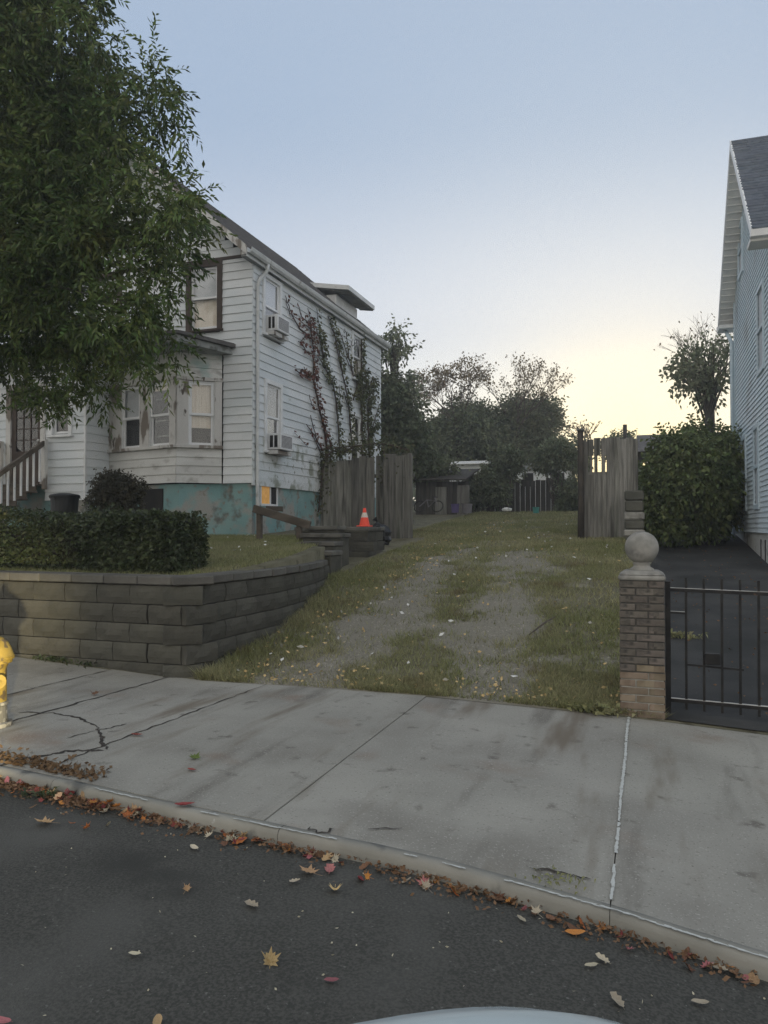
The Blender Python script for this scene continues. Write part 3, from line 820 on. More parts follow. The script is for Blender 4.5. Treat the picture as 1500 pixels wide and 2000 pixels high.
# corner strip
# rear shed dormer with white soffit
dA, dB = 20.3, 22.5
dz0 = 8.52
mb = MB(); mb.box(HX - 2.2, HX - .75, dA + .25, dB - .25, 7.6, dz0 + .02); dm = mb.build('dormer', M['whitetrim'], house)
mb = MB(); mb.hexa([(HX - 1.7, dA, dz0 + .28), (HX - .25, dA, dz0 + .03), (HX - .25, dB, dz0 + .03), (HX - 1.7, dB, dz0 + .28), (HX - 1.7, dA, dz0 + .41), (HX - .25, dA, dz0 + .16), (HX - .25, dB, dz0 + .16), (HX - 1.7, dB, dz0 + .41)])
mb.build('dormer_roof', M['gutter'], dm)
mb = MB()
for k in range(12):
    y = dA + .1 + k * (dB - dA - .2) / 11
    mb.hexa([(HX - .75, y, dz0 + .07), (HX - .3, y, dz0 + .005), (HX - .3, y + .12, dz0 + .005), (HX - .75, y + .12, dz0 + .07), (HX - .75, y, dz0 + .10), (HX - .3, y, dz0 + .03), (HX - .3, y + .12, dz0 + .03), (HX - .75, y + .12, dz0 + .10)])
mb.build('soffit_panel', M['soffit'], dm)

# bay
bc = (-9.35, 13.58)            # protruding corner
bl = (-11.5, 14.12)            # meets the vestibule
br = (-8.62, 14.17)            # meets the front wall
bayL = Frame(bl[0], bl[1], bc[0], bc[1]); bayR = Frame(bc[0], bc[1], br[0], br[1])
bzs, bzh, bzt = 3.36, 4.72, 5.42
def bu(fr, px):
    d = ray(px, 800); A = fr.a; U = fr.u      # ray meets the wall line
    t = (A.x * U.y - A.y * U.x) / (d[0] * U.y - d[1] * U.x)
    return (Vector((d[0] * t, d[1] * t, 0)) - A).dot(U)
mb = MB()
mb.prism([(bl[0], bl[1] + .2, ZS), (bc[0], bc[1] + .26, ZS), (br[0] - .2, br[1] + .05, ZS), (br[0] - .2, HY + .3, ZS), (bl[0], HY + .3, ZS)], (0, 0, bzt - ZS))
mb.build('bay_core', M['dark'], house)
mb = MB(); mb.prism([(bl[0], bl[1] + .09, 1.2), (bc[0], bc[1] + .10, 1.2), (br[0] - .04, br[1] + .09, 1.2), (br[0] - .2, HY + .3, 1.2), (bl[0], HY + .3, 1.2)], (0, 0, ZS - .02 - 1.2)); mb.build('bay_foundation', M['stucco'], house)
for fr in (bayL, bayR):
    clad(fr, ZS, bzs - .02, house, M['bay'], exp=(bzs - .02 - ZS) / 4)
    clad(fr, bzh + .14, bzt + .1, house, M['bay'], exp=.2)
    mb = MB(); fr.box(mb, -.02, fr.L + .02, -.03, .09, bzs - .018, bzs + .05); mb.build('sill', M['peel'], house, bevel=.008)
    mb = MB(); fr.box(mb, -.02, fr.L + .02, -.03, .05, bzh + .06, bzh + .14); mb.build('head_board', M['peel'], house, bevel=.008)
def pilaster(fr, a, b, n=.04):
    mb = MB(); fr.box(mb, a, b, -.06, n, bzs + .052, bzh + .058); mb.build('pilaster', M['peel'], house, bevel=.006)
wl = [(bu(bayL, 238), bu(bayL, 274)), (bu(bayL, 292), bu(bayL, 332))]
wr = [(bu(bayR, 367), bu(bayR, 418))]
pilaster(bayL, 0, wl[0][0]); pilaster(bayL, wl[0][1], wl[1][0]); pilaster(bayL, wl[1][1], bayL.L)
pilaster(bayR, 0, wr[0][0]); pilaster(bayR, wr[0][1], bayR.L)
def shelf(wn):
    for zz in (3.62, 3.95, 4.42):
        mb = MB(); bayL.box(mb, wl[1][0] + .06, wl[1][1] - .05, -.16, -.11, zz, zz + .03); mb.build('shelf', M['porch'], wn)
def bwin(fr, a, b, up_, lo_, inner=None, glass=None):
    mb = MB(); zm = (bzs + bzh) / 2 + .03; z0_, z1_ = bzs + .06, bzh + .05; s = .05
    fr.box(mb, a + .001, a + .02, -.08, .02, z0_, z1_); fr.box(mb, b - .02, b - .001, -.08, .02, z0_, z1_); fr.box(mb, a + .02, b - .02, -.08, .018, z1_ - .02, z1_)
    wn = mb.build('bay_window', M['whitetrim'], house)
    for c, d, n0, beh in ((zm - .02, z1_ - .02, .0, up_), (z0_, zm + .02, -.03, lo_)):
        mb = MB()
        fr.box(mb, a + .02, a + .02 + s, n0 - .028, n0, c, d); fr.box(mb, b - .02 - s, b - .02, n0 - .028, n0, c, d)
        fr.box(mb, a + .02 + s, b - .02 - s, n0 - .026, n0 - .002, c, c + s); fr.box(mb, a + .02 + s, b - .02 - s, n0 - .026, n0 - .002, d - s, d)
        mb.build('sash', M['vinyl'], wn)
        mb = MB(); fr.box(mb, a + .02 + s, b - .02 - s, n0 - .017, n0 - .013, c + s, d - s); mb.build('pane', glass or M['glass'], wn)
        if beh:
            mt_, q0, q1 = beh; h_ = d - c
            mb = MB(); fr.box(mb, a + .03, b - .03, n0 - .075, n0 - .068, c + h_ * q0, c + h_ * q1); mb.build('blind', mt_, wn)
    if inner: inner(wn)
bwin(bayL, *wl[0], (M['blind'], 0, 1), None)
bwin(bayL, *wl[1], (M['curtain'], .80, 1), None, shelf)
bwin(bayR, *wr[0], (M['curtain'], 0, 1), (M['curtain'], .55, 1))
# cellar window beneath the bay
mb = MB(); fr = bayL; ua, ub = bu(bayL, 268), bu(bayL, 312)
fr.box(mb, ua, ub, -.11, -.07, 1.95, 2.5); cw_ = mb.build('cellar_window', M['dark'], house)
mb = MB(); fr.box(mb, ua, ub, -.10, -.04, 1.90, 1.95); mb.build('sill', M['peel'], cw_)

# vestibule with door, steps
vx1, vy = -11.5, 13.35
vx0 = -14.3
mb = MB(); mb.box(vx0 - .1, vx1 - .13, vy + .13, HY + .3, ZS, 5.4); mb.build('vestibule_core', M['dark'], house)
mb = MB(); mb.box(vx0 - .1, vx1 - .03, vy + .04, HY + .3, 1.2, ZS - .003); mb.build('vestibule_base', M['stucco'], house)
vf = Frame(vx0, vy, vx1, vy); vs = Frame(vx1, vy, vx1, HY)
def vu(px): return at(px, 800, vy).x - vx0
da, db = vu(22), vu(80); dz0_, dz1_ = 2.62, 4.75
wa, wb = vu(103), vu(134); wz0, wz1 = at(118, 846, vy).z, at(118, 806, vy).z + .45
clad(vf, ZS - .35, 5.4, house, M['siding'], [(da - .12, db + .12, 0, dz1_ + .12), (wa - .06, wb + .06, wz0 - .06, wz1 + .06)])
clad(vs, ZS - .35, 5.4, house, M['siding'])
mb = MB(); mb.box(vx1 - .02, vx1 + .03, vy - .035, vy + .02, ZS - .35, 5.4); mb.build('corner_strip', M['whitetrim'], house)
window(vf, wa, wb, wz0, wz1, house, M['whitetrim'], M['vinyl'], None, None, cw=.10)
mb = MB()
vf.box(mb, da - .13, da, -.05, .05, dz0_, dz1_ + .12); vf.box(mb, db, db + .13, -.05, .05, dz0_, dz1_ + .12); vf.box(mb, da, db, -.05, .047, dz1_, dz1_ + .12)
dcas = mb.build('door_casing', M['peel'], house)
mb = MB()
vf.box(mb, da, da + .11, -.04, .0, dz0_, dz1_); vf.box(mb, db - .11, db, -.04, .0, dz0_, dz1_)
vf.box(mb, da + .11, db - .11, -.038, -.002, dz0_, dz0_ + .75); vf.box(mb, da + .11, db - .11, -.038, -.002, dz1_ - .12, dz1_)
for k in range(1, 3):
    u_ = da + .11 + (db - da - .22) * k / 3; vf.box(mb, u_ - .012, u_ + .012, -.035, -.005, dz0_ + .75, dz1_ - .12)
for k in range(1, 5):
    z_ = dz0_ + .75 + (dz1_ - dz0_ - .87) * k / 5; vf.box(mb, da + .11, db - .11, -.033, -.008, z_ - .012, z_ + .012)
door = mb.build('door', M['darkwood'], house)
mb = MB(); vf.box(mb, da + .11, db - .11, -.024, -.018, dz0_ + .75, dz1_ - .12); mb.build('pane', M['glass'], door)
mb = MB(); mb.lathe([(.0, .0), (.03, .005), (.035, .03), (.02, .05), (0, .055)], (vx0 + db - .06, vy - .03, dz0_ + .95), 10); mb.build('handle', M['ironbright'], door)
# pent roof across the vestibule and the bay
mb = MB()
ra, rb = vx0 - .5, -8.36
mb.hexa([(ra, 12.75, 5.36), (rb - .42, 12.75, 5.36), (rb, HY - .02, 5.36), (ra, HY - .02, 5.36), (ra, 12.75, 5.50), (rb - .42, 12.75, 5.50), (rb, HY - .02, 5.50), (ra, HY - .02, 5.50)])
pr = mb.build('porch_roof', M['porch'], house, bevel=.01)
mb = MB()
mb.hexa([(ra, 12.66, 5.503), (rb - .36, 12.66, 5.503), (rb + .07, HY - .02, 5.503), (ra, HY - .02, 5.503), (ra, 12.66, 5.56), (rb - .36, 12.66, 5.56), (rb + .07, HY - .02, 5.58), (ra, HY - .02, 5.9)])
mb.build('roof_covering', M['shingle'], pr)
mb = MB(); mb.hexa([(rb - 1.2, 13.6, 5.57), (rb - .34, 12.75, 5.557), (rb + .05, HY - .03, 5.575), (rb - 1.2, HY - .03, 5.575), (rb - 1.2, 13.6, 5.58), (rb - .35, 12.75, 5.57), (rb + .04, HY - .03, 5.60), (rb - .9, HY - .03, 5.86)])
mb.build('roof_hip', M['shingle'], pr)
# entry steps, handrails and balusters
st = thing('entry_steps', 'wooden entry steps climbing to the glazed front door', 'steps', (-13.1, 12.4, 1.4))
ns = 7
for k in range(ns):
    z = 1.45 + (k + 1) * (dz0_ - 1.45) / ns; y = 11.45 + k * .27
    mb = MB(); mb.box(-13.65, -12.55, y, y + .30, z - .04, z); mb.build('tread', M['railwood'], st, bevel=.006)
    mb = MB(); mb.box(-13.6, -12.6, y + .03, y + .05, z - .18, z - .042); mb.build('riser', M['railwood'], st)
for nm, x in (('r', -12.48), ('l', -13.72)):
    a = Vector((x, 11.35, 2.35)); b = Vector((x, 13.25, 3.55))
    mb = MB(); mb.beam(a, b, .07, .10); hr = mb.build('handrail', M['railwood'], st, bevel=.008)
    mb = MB(); mb.beam((x, 11.38, 1.35), (x, 11.38, 2.42), .09, .09); mb.build('post', M['whitetrim'], st, bevel=.006)
    mb = MB(); mb.beam((x, 13.22, 2.5), (x, 13.22, 3.6), .09, .09); mb.build('post', M['peel'], st, bevel=.006)
    for k in range(1, 11):
        p = a.lerp(b, k / 11)
        mb = MB(); mb.beam((x, p.y, p.z - .78), (x, p.y, p.z - .05), .035, .035); mb.build('baluster', M['whitetrim'], st)

# window air conditioners
def aircon(label, u, w_, z, h, d, tilt=0, grille_left=True):
    p0 = Vector(side.p(u, 0, z))
    t = thing('air_conditioner', label, 'air conditioner', tuple(p0), 'window air conditioners on the side wall')
    mb = MB(); side.box(mb, u, u + w_, -.12, d, z, z + h); mb.build('body', M['whitetrim'], t, bevel=.012, seg=2)
    mb = MB(); side.box(mb, u - .003, u, .06, d - .05, z + .05, z + h - .05)
    mb.build('side_louvre', M['dark'], t)
    mb = MB()
    for k in range(3): side.box(mb, u - .012, u - .004, .05 + k * (d - .12) / 2, .075 + k * (d - .12) / 2, z + .05, z + h - .05)
    mb.build('louvre_rib', M['whitetrim'], t)
    mb = MB(); side.box(mb, u + .05, u + w_ - .05, d, d + .004, z + .05, z + h - .05); cg = mb.build('coil_grille', M['greybin'], t)
    mb = MB()
    for k in range(9): side.box(mb, u + .05, u + w_ - .05, d + .005, d + .010, z + .06 + k * (h - .12) / 9, z + .068 + k * (h - .12) / 9)
    mb.build('grille_slat', M['whitetrim'], cg)
    mb = MB(); side.box(mb, u - .06, u + w_ + .06, .04, d - .06, z - .10, z - .02); mb.build('support', M['peel'], t)
aircon('white air conditioner in the upper window under the eave', uw[0][0] + .08, .58, uw[0][2] + .03, .35, .30)
aircon('rust stained air conditioner in the lower window above the amber pane', uw[1][0] + .06, .60, uw[1][2] - .02, .36, .34)

# ------------------------------------------------------------------ climbing vines on the side wall
def wallp(px, py, off=.05): p = at_x(px, py, HX + off); return p
def vine(name, label, stems, leafspec, rad=.018):
    base = wallp(*stems[0][0][0])
    t = thing(name, label, 'climbing plant', tuple(base), 'climbers on the side wall')
    P, D = [], []
    mb = MB()
    for line, r_, dens in stems:
        pts = []
        for (x0, y0), (x1, y1) in zip(line[:-1], line[1:]):
            for k in range(4):
                f = k / 4; pts.append(wallp(x0 + (x1 - x0) * f + random.uniform(-.8, .8), y0 + (y1 - y0) * f + random.uniform(-.8, .8), random.uniform(.035, .07)))
        pts.append(wallp(*line[-1]))
        n = len(pts)
        mb.tube(pts, [r_ * 1.1 * (1 - .6 * i / n) for i in range(n)], 5)
        for a, b in zip(pts[:-1], pts[1:]):
            m_ = int((b - a).length * dens * (1.2 if dens < 100 else 1.2))
            for _ in range(m_):
                q = a.lerp(b, random.random())
                P.append((q.x + random.uniform(0, .10), q.y + random.gauss(0, .07), q.z + random.gauss(0, .06))); D.append((random.uniform(.1, 1), random.uniform(-1, 1), random.uniform(-1, .2)))
    mb.build('stem', M['vinestem'], t, smooth=True)
    if P:
        P = np.array(P); D = np.array(D); k = len(P)
        leaf_cards('leaves', P, D, .095 * rng.uniform(.6, 1.2, k), .072 * rng.uniform(.6, 1.2, k), leafspec, t)
    return t
vine('red_vine', 'red leaved creeper fanning up the siding left of the green vines',
     [([(640, 900), (634, 840), (622, 790), (612, 740), (613, 690), (607, 650), (603, 620)], .03, 75),
      ([(613, 735), (600, 735), (585, 728), (575, 720)], .022, 60), ([(603, 735), (593, 715)], .015, 25), ([(609, 690), (598, 686), (590, 672), (582, 665)], .018, 30), ([(608, 660), (596, 655), (585, 668)], .016, 12),
      ([(604, 655), (585, 640), (572, 620), (563, 595), (556, 575)], .018, 18), ([(603, 630), (588, 615), (580, 590)], .016, 10), ([(604, 640), (590, 628), (566, 610)], .014, 10),
      ([(608, 650), (606, 620), (600, 600)], .014, 12), ([(566, 612), (557, 585)], .012, 0), ([(616, 800), (608, 790), (604, 770)], .014, 20), ([(630, 880), (614, 850), (598, 828)], .02, 14), ([(618, 858), (606, 810)], .014, 10), ([(634, 900), (604, 835)], .016, 8),
      ([(600, 872), (590, 860), (575, 845)], .008, 8)], M['redvine'])
vine('green_vine', 'thin green creeper climbing just right of the red one',
     [([(664, 905), (662, 860), (658, 800), (652, 755), (644, 735), (634, 715), (630, 690), (622, 655), (612, 625)], .024, 70),
      ([(634, 720), (624, 700), (618, 690)], .014, 40), ([(650, 750), (640, 740), (630, 728)], .016, 60), ([(628, 680), (624, 640), (618, 600)], .014, 25), ([(632, 700), (630, 670), (622, 640)], .014, 50), ([(658, 800), (664, 780), (662, 750)], .014, 40),
      ([(650, 880), (640, 850), (632, 828)], .018, 20)], M['vineleaf'])
vine('brown_vine', 'brown branching creeper spreading towards the gutter near the rear windows',
     [([(690, 905), (686, 850), (682, 800), (676, 760), (668, 725), (660, 690), (652, 650), (640, 615)], .026, 50),
      ([(668, 725), (662, 680), (650, 640), (646, 620)], .018, 40), ([(690, 735), (682, 700), (670, 665), (660, 640)], .018, 26), ([(692, 740), (686, 720), (676, 700), (668, 680)], .014, 10), ([(690, 730), (680, 690), (676, 650), (672, 640)], .014, 14),
      ([(676, 700), (682, 680), (690, 660)], .012, 8), ([(682, 800), (676, 780), (672, 765)], .016, 40), ([(690, 780), (700, 740), (696, 730)], .02, 70)], M['vineleaf'])
vine('thick_vine', 'dense leafy creeper massed at the rear end of the wall',
     [([(708, 905), (706, 850), (706, 790), (707, 740), (706, 690), (705, 660)], .045, 110), ([(722, 905), (720, 860), (718, 800), (722, 760), (728, 735)], .035, 140), ([(706, 780), (716, 750), (714, 720)], .03, 120),
      ([(718, 800), (728, 780), (734, 740)], .02, 60), ([(722, 850), (732, 820), (741, 790)], .02, 60), ([(700, 780), (696, 745), (702, 725)], .02, 140), ([(712, 870), (724, 845), (738, 830)], .02, 70)], M['vineleaf'])

# ------------------------------------------------------------------ retaining wall of split blocks
rw = thing('retaining_wall', 'dark split-block retaining wall with a rounded corner beside the pavement', 'wall', (-4.7, 7.1, 0))
def block_mesh(l, h, d, rough, seed):
    """a block: face on -Y side, split rough, edges eased"""
    r_ = random.Random(seed)
    nx, nz = 6, 4
    V = []; 
    for j in range(nz):
        for i_ in range(nx):
            x = -l / 2 + l * i_ / (nx - 1); z = h * j / (nz - 1)
            e = j in (0, nz - 1)
            y = .014 if e else r_.uniform(-rough, rough * .6)
            V.append((x, y, z))
    f = [(j * nx + i_, j * nx + i_ + 1, (j + 1) * nx + i_ + 1, (j + 1) * nx + i_) for j in range(nz - 1) for i_ in range(nx - 1)]
    b = len(V)
    V += [(-l / 2, d, 0), (l / 2, d, 0), (l / 2, d, h), (-l / 2, d, h)]
    f += [(b, b + 3, b + 2, b + 1)]
    f.append(tuple([0] + [b, b + 1] + [nx - 1] + list(range(nx - 2, 0, -1))))
    top = [(nz - 1) * nx + i_ for i_ in range(nx)]
    f.append(tuple(top + [b + 2, b + 3]))
    f.append(tuple([b, 0] + [j * nx for j in range(1, nz)] + [b + 3]))
    f.append(tuple([b + 1, b + 2] + [j * nx + nx - 1 for j in range(nz - 1, -1, -1)]))
    me = bpy.data.meshes.new('block'); me.from_pydata(V, [], f); me.materials.append(M['block'])
    return me
BL, BH = .455, .215
blk = [block_mesh(BL - .003, BH - .010, .22, .009, k) for k in range(4)]
cap_m = []
for k in range(2):
    mb = MB(); mb.box(-BL / 2 + .004, BL / 2 - .004, -.03, .30, 0, .095); me = mb.mesh('cap'); me.materials.append(M['cap'])
    bm = bmesh.new(); bm.from_mesh(me); bmesh.ops.bevel(bm, geom=bm.edges[:], offset=.012, segments=1, affect='EDGES'); bm.to_mesh(me); bm.free(); cap_m.append(me)
# path of the face: along the front from the left, round the corner, up the drive
path = [Vector((-13.0, 7.1)), Vector((-4.92, 7.1))]
for k in range(1, 6):
    a = R(-90 + 18 * k); path.append(Vector((-4.92 + .26 * math.cos(a), 7.36 + .26 * math.sin(a))))
path += [Vector((p[0], p[1])) for p in WP[1:]]
seglen = [0]
for a, b in zip(path[:-1], path[1:]): seglen.append(seglen[-1] + (b - a).length)
def onpath(s):
    s = min(max(s, 0), seglen[-1] - 1e-4)
    for k in range(len(path) - 1):
        if s <= seglen[k + 1]:
            d = path[k + 1] - path[k]
            return path[k] + d * ((s - seglen[k]) / (seglen[k + 1] - seglen[k])), d.normalized()
ztop = 1.045
for c in range(6):
    zb = ztop - (c + 1) * BH
    s = (BL / 2 if c % 2 else 0)
    while s < seglen[-1] - .1:
        p, d = onpath(s)
        p2, d2 = onpath(s - BL * .4); p3, d3 = onpath(s + BL * .4)
        if d2.dot(d3) < .995 and 8.0 < s < 9.2: dd = (p3 - p2).normalized()
        else: dd = d
        gz = float(fz(p.x)) if p.y < 7.3 else float(G(p.x + .2, p.y))
        if zb + BH > gz + .01:
            o = link('block', blk[random.randrange(4)], rw)
            sc_ = .99 if not (7.9 < s < 8.7) else .93
            o.matrix_parent_inverse = Matrix.Translation(-ORG[rw])
            o.location = (p.x - dd.y * -0.0 + random.uniform(-.003, .003), p.y + random.uniform(-.003, .003), zb)
            o.rotation_euler = (0, 0, math.atan2(dd.y, dd.x)); o.scale = (sc_, 1, 1)
        s += BL
s = BL * .25
while s < seglen[-1] - .1:
    p, d = onpath(s)
    o = link('cap', cap_m[0], rw); o.location = (p.x, p.y, ztop + .002 + random.uniform(0, .004)); o.rotation_euler = (0, 0, math.atan2(d.y, d.x) + random.uniform(-.01, .01))
    s += BL
# solid core behind the faces
mb = MB()
mb.box(-13, -4.98, 7.25, 7.42, -.3, 1.03); mb.box(-5.02, -4.80, 7.40, 10.2, .0, 1.02)
mb.build('wall_core', M['block'], rw)

# block steps at the end of the wall and the landing wall before the fence
bs = thing('block_steps', 'grey block steps at the end of the retaining wall with a wooden handrail above', 'steps', (-5.4, 12.3, 1.0))
for k, (x0, x1, y0, y1, z0_, z1_) in enumerate([(-5.72, -5.06, 11.75, 12.25, .75, 1.27), (-5.78, -5.2, 12.2, 12.65, .8, 1.42), (-6.0, -5.25, 12.62, 13.1, .9, 1.56), (-6.1, -5.5, 13.08, 13.5, .9, 1.70)]):
    mb = MB(); mb.box(x0, x1, y0 + .05, y1, z0_, z1_ - .075); mb.build('riser', M['block'], bs, bevel=.012)
    mb = MB(); mb.box(x0 - .03, x1 + .03, y0, y1 + .02, z1_ - .073, z1_); mb.build('tread', M['cap'], bs, bevel=.014, seg=2)
lw = thing('landing_wall', 'low dark block wall of the landing beside the leaning trash bag', 'wall', (-5.4, 14.2, 1.2))
mb = MB(); mb.box(-6.6, -5.25, 14.0, 14.7, .9, 1.56); mb.build('core', M['block'], lw)
for c in range(3):
    for k in range(4):
        o = link('block', blk[(c + k) % 4], lw); o.location = (-6.55 + k * BL * .85 + (.14 if c % 2 else 0), 13.9, 1.0 + c * BH * .93); o.scale = (.85, .5, .93)
    for k in range(2):
        o = link('block', blk[(c + k) % 4], lw); o.location = (-5.17, 14.1 + k * BL + (.1 if c % 2 else 0), 1.0 + c * BH * .93); o.rotation_euler = (0, 0, R(90)); o.scale = (1, .3, .93)
mb = MB(); mb.box(-6.75, -5.13, 13.86, 14.8, 1.60, 1.68); mb.build('cap', M['cap'], lw, bevel=.012)
hr = thing('wooden_handrail', 'dark wooden handrail on two posts sloping down to the block steps', 'handrail', tuple(at(507, 1045, 12.9)))
ya = 12.9
A = at(495, 993, ya); B = at(606, 1026, ya)
mb = MB(); mb.beam(A, B, .06, .15); mb.build('rail', M['railwood'], hr, bevel=.008)
for px, ptop, pbot in ((507, 1000, 1047), (585, 1022, 1062)):
    a = at(px, ptop, ya + .06); b = at(px, pbot, ya + .06); mb = MB(); mb.beam((a.x, a.y, b.z - .2), (a.x, a.y, a.z), .10, .09, (0, 1, 0)); mb.build('post', M['railwood'], hr, bevel=.008)
a = at(520, 993, ya + .2); b = at(552, 994, ya + .2); mb = MB(); mb.beam(a, b, .05, .10); mb.build('cross_rail', M['railwood'], hr)

# ------------------------------------------------------------------ fences
lf = thing('stockade_fence', 'grey weathered plank fence with uneven tops standing against the white house', 'fence', (-6.5, 17.7, 1.4))
FY = 17.7
xs = at(626, 900, FY).x
tops = [898, 900, 897, 900, 896, 893, 895, 890, 890, 888, 889, 887]
edges = list(np.linspace(626, 810, 13))
for k in range(12):
    x0, x1 = at(edges[k], 900, FY).x, at(edges[k + 1], 900, FY).x
    yy = FY + (.035 if k % 2 else 0) - (.25 if k >= 9 else 0) - (.06 if k in (5, 6) else 0)
    zt = at((edges[k] + edges[k + 1]) / 2, tops[k] + random.uniform(-3, 3), yy).z; zb = float(G(-5.8, yy)) - .05
    mb = MB(); tl = random.uniform(-.015, .015)
    x0 -= .012 + (.12 if k == 9 else 0); x1 += .012
    mb.hexa([(x0 + .004, yy, zb), (x1 - .004, yy + tl, zb), (x1 - .004, yy + .025 + tl, zb), (x0 + .004, yy + .025, zb), (x0 + .004 + tl, yy, zt), (x1 - .004 + tl, yy + tl, zt + random.uniform(-.03, .03)), (x1 - .004 + tl, yy + .025 + tl, zt), (x0 + .004 + tl, yy + .025, zt)])
    mb.build('plank', M['fencewood'], lf, bevel=.004)
for z in (1.75, 2.9):
    mb = MB(); mb.box(xs, -5.4, FY + .07, FY + .12, z, z + .09); mb.build('rail', M['fencewood'], lf)
mb = MB(); mb.box(-5.55, -5.40, FY - .2, FY - .06, 1.3, 3.42); mb.build('post', M['fencewood'], lf, bevel=.006)

rf_ = thing('gate_leaf', 'tall grey plank gate with open slots at its top left beside the right driveway', 'gate', (-.9, 17.7, 1.4))
edges = [1133, 1148, 1160, 1174, 1186, 1199, 1211, 1224, 1238, 1246]
for k in range(9):
    x0, x1 = at(edges[k], 900, FY).x, at(edges[k + 1], 900, FY).x
    yy = FY + (.03 if k % 2 else 0)
    pt = [862, 858, 856, 855, 855, 854, 856, 855, 858][k] + random.uniform(-1, 1)
    zt = at(edges[k], pt, yy).z; zb = float(G(-.8, yy)) - .03
    parts_ = [(zb, zt)]
    if k in (1, 2, 3):   # slots left open at the top
        zs0, zs1 = at(edges[k], 927, yy).z, at(edges[k], 890, yy).z
        parts_ = [(zb, zs0), (zs1, zt)]
        mb = MB(); xm = x0 + (x1 - x0) * (.55 if k < 3 else .7); mb.box(x0 + .012 if k != 1 else x0 + .06, xm if k != 1 else x1 - .03, yy + .0, yy + .02, zs0, zs1); mb.build('slat', M['fencewood'], rf_)
    for a, b in parts_:
        mb = MB(); mb.box(x0 - (.008 if zb == a or k not in (1, 2, 3) else -.004), x1 + (.008 if zb == a or k not in (1, 2, 3) else -.004), yy, yy + .025, a, b); mb.build('plank', M['fencewood'], rf_, bevel=.004)
for z in (1.7, 2.85, 3.45):
    mb = MB(); mb.box(at(1134, 900, FY).x, at(1244, 900, FY).x, FY + .06, FY + .10, z, z + .07); mb.build('rail', M['fencewood'], rf_)
gp_ = thing('fence_post', 'round dark fence post at the open side of the plank gate', 'post', (at(1134, 1000, 17.6).x, 17.6, 1.4))
pz = at(1134, 840, 17.6); mb = MB(); mb.tube([(pz.x, 17.62, 1.2), (pz.x + .01, 17.62, 2.4), (pz.x, 17.62, pz.z)], [.075, .07, .065], 8); mb.build('shaft', M['bark'], gp_, smooth=True)
mb = MB(); mb.box(pz.x - .085, pz.x + .085, 17.535, 17.705, pz.z - .005, pz.z + .03); mb.build('post_top', M['fencewood'], gp_, bevel=.008)
# stacked block column right of the gate
bp = thing('block_column', 'stacked grey concrete blocks with pale ledges right of the plank gate', 'column', (at(1239, 1050, 17.3).x, 17.3, 1.35))
zc = 1.25; k = 0
while zc < 2.45:
    h = [.22, .16, .20, .18, .24][k % 5]; c = at(1239, 1000, 17.3).x; wv = [.20, .22, .20, .21, .19][k % 5]
    mb = MB(); mb.box(c - wv, c + wv, 17.1 + random.uniform(-.02, .02), 17.5, zc, zc + h - .01); mb.build('block', M['cast'] if k in (1, 3) and zc < 2.3 else M['landing'], bp, bevel=.03)
    zc += h; k += 1

# ------------------------------------------------------------------ brick gate pillar
pil = thing('brick_pillar', 'brick gate pillar with a stone ball on top, sooty above and tan below', 'pillar', (-.055, 7.29, 0))
px0, px1, py0, py1 = -.245, .135, 7.10, 7.48
CH = .0675
nC = 18
mb = MB(); mb.box(px0 + .012, px1 - .012, py0 + .012, py1 - .012, -.15, 6 * CH - .01); mb.build('mortar_core', M['mortar'], pil)
mb = MB(); mb.box(px0 + .012, px1 - .012, py0 + .012, py1 - .012, 6 * CH - .008, nC * CH); mb.build('mortar_core', M['darkmortar'], pil)
def brick_me(l, w_, h, mt):
    mb = MB(); mb.box(-l / 2, l / 2, -w_ / 2, w_ / 2, -h / 2, h / 2); me = mb.mesh('brick'); me.materials.append(mt)
    bm = bmesh.new(); bm.from_mesh(me); bmesh.ops.bevel(bm, geom=bm.edges[:], offset=.004, segments=1, affect='EDGES'); bm.to_mesh(me); bm.free(); return me
bk = {(l, t): brick_me(l, .095, CH - .012, M['brick' if t else 'darkbrick']) for l in (.235, .130, .175) for t in (0, 1)}
for c in range(-2, nC):
    z = (c + .5) * CH; t = 1 if c < 6 else 0
    for sd in range(4):
        rot = sd * 90; Wd = px1 - px0
        seq = [.235, .130] if (c + sd) % 2 else [.130, .235]
        x = -Wd / 2 + (.0 if True else 0)
        for l in seq:
            cx_ = x + l / 2; x += l + .012
            a = R(rot); lp = Vector((cx_ + .001, -Wd / 2 + .0475 + random.uniform(-.002, .003), 0)); lp.rotate(Matrix.Rotation(a, 3, 'Z'))
            tt_ = t if not (c == 6 and l > .2) else 1
            o = link('brick', bk[(l, tt_ if c != 4 else t)], pil); o.location = ((px0 + px1) / 2 + lp.x, (py0 + py1) / 2 + lp.y, z); o.rotation_euler = (0, 0, a + random.uniform(-.012, .012))
cz = nC * CH
mb = MB()
x0, x1, y0, y1 = px0 - .012, px1 + .012, py0 - .012, py1 + .012
mb.hexa([(x0, y0, cz), (x1, y0, cz), (x1, y1, cz), (x0, y1, cz), (x0, y0, cz + .045), (x1, y0, cz + .045), (x1, y1, cz + .045), (x0, y1, cz + .045)])
mb.hexa([(x0, y0, cz + .0455), (x1, y0, cz + .0455), (x1, y1, cz + .0455), (x0, y1, cz + .0455), (x0 + .06, y0 + .06, cz + .085), (x1 - .06, y0 + .06, cz + .085), (x1 - .06, y1 - .06, cz + .085), (x0 + .06, y1 - .06, cz + .085)])
mb.build('capstone', M['cast'], pil, bevel=.02, seg=3)
pc = ((px0 + px1) / 2, (py0 + py1) / 2, cz + .08)
mb = MB(); mb.lathe([(.0, 0), (.115, 0), (.10, .02), (.075, .035), (.07, .055), (.085, .07), (.06, .075)], pc, 24); mb.build('neck', M['cast'], pil, smooth=True)
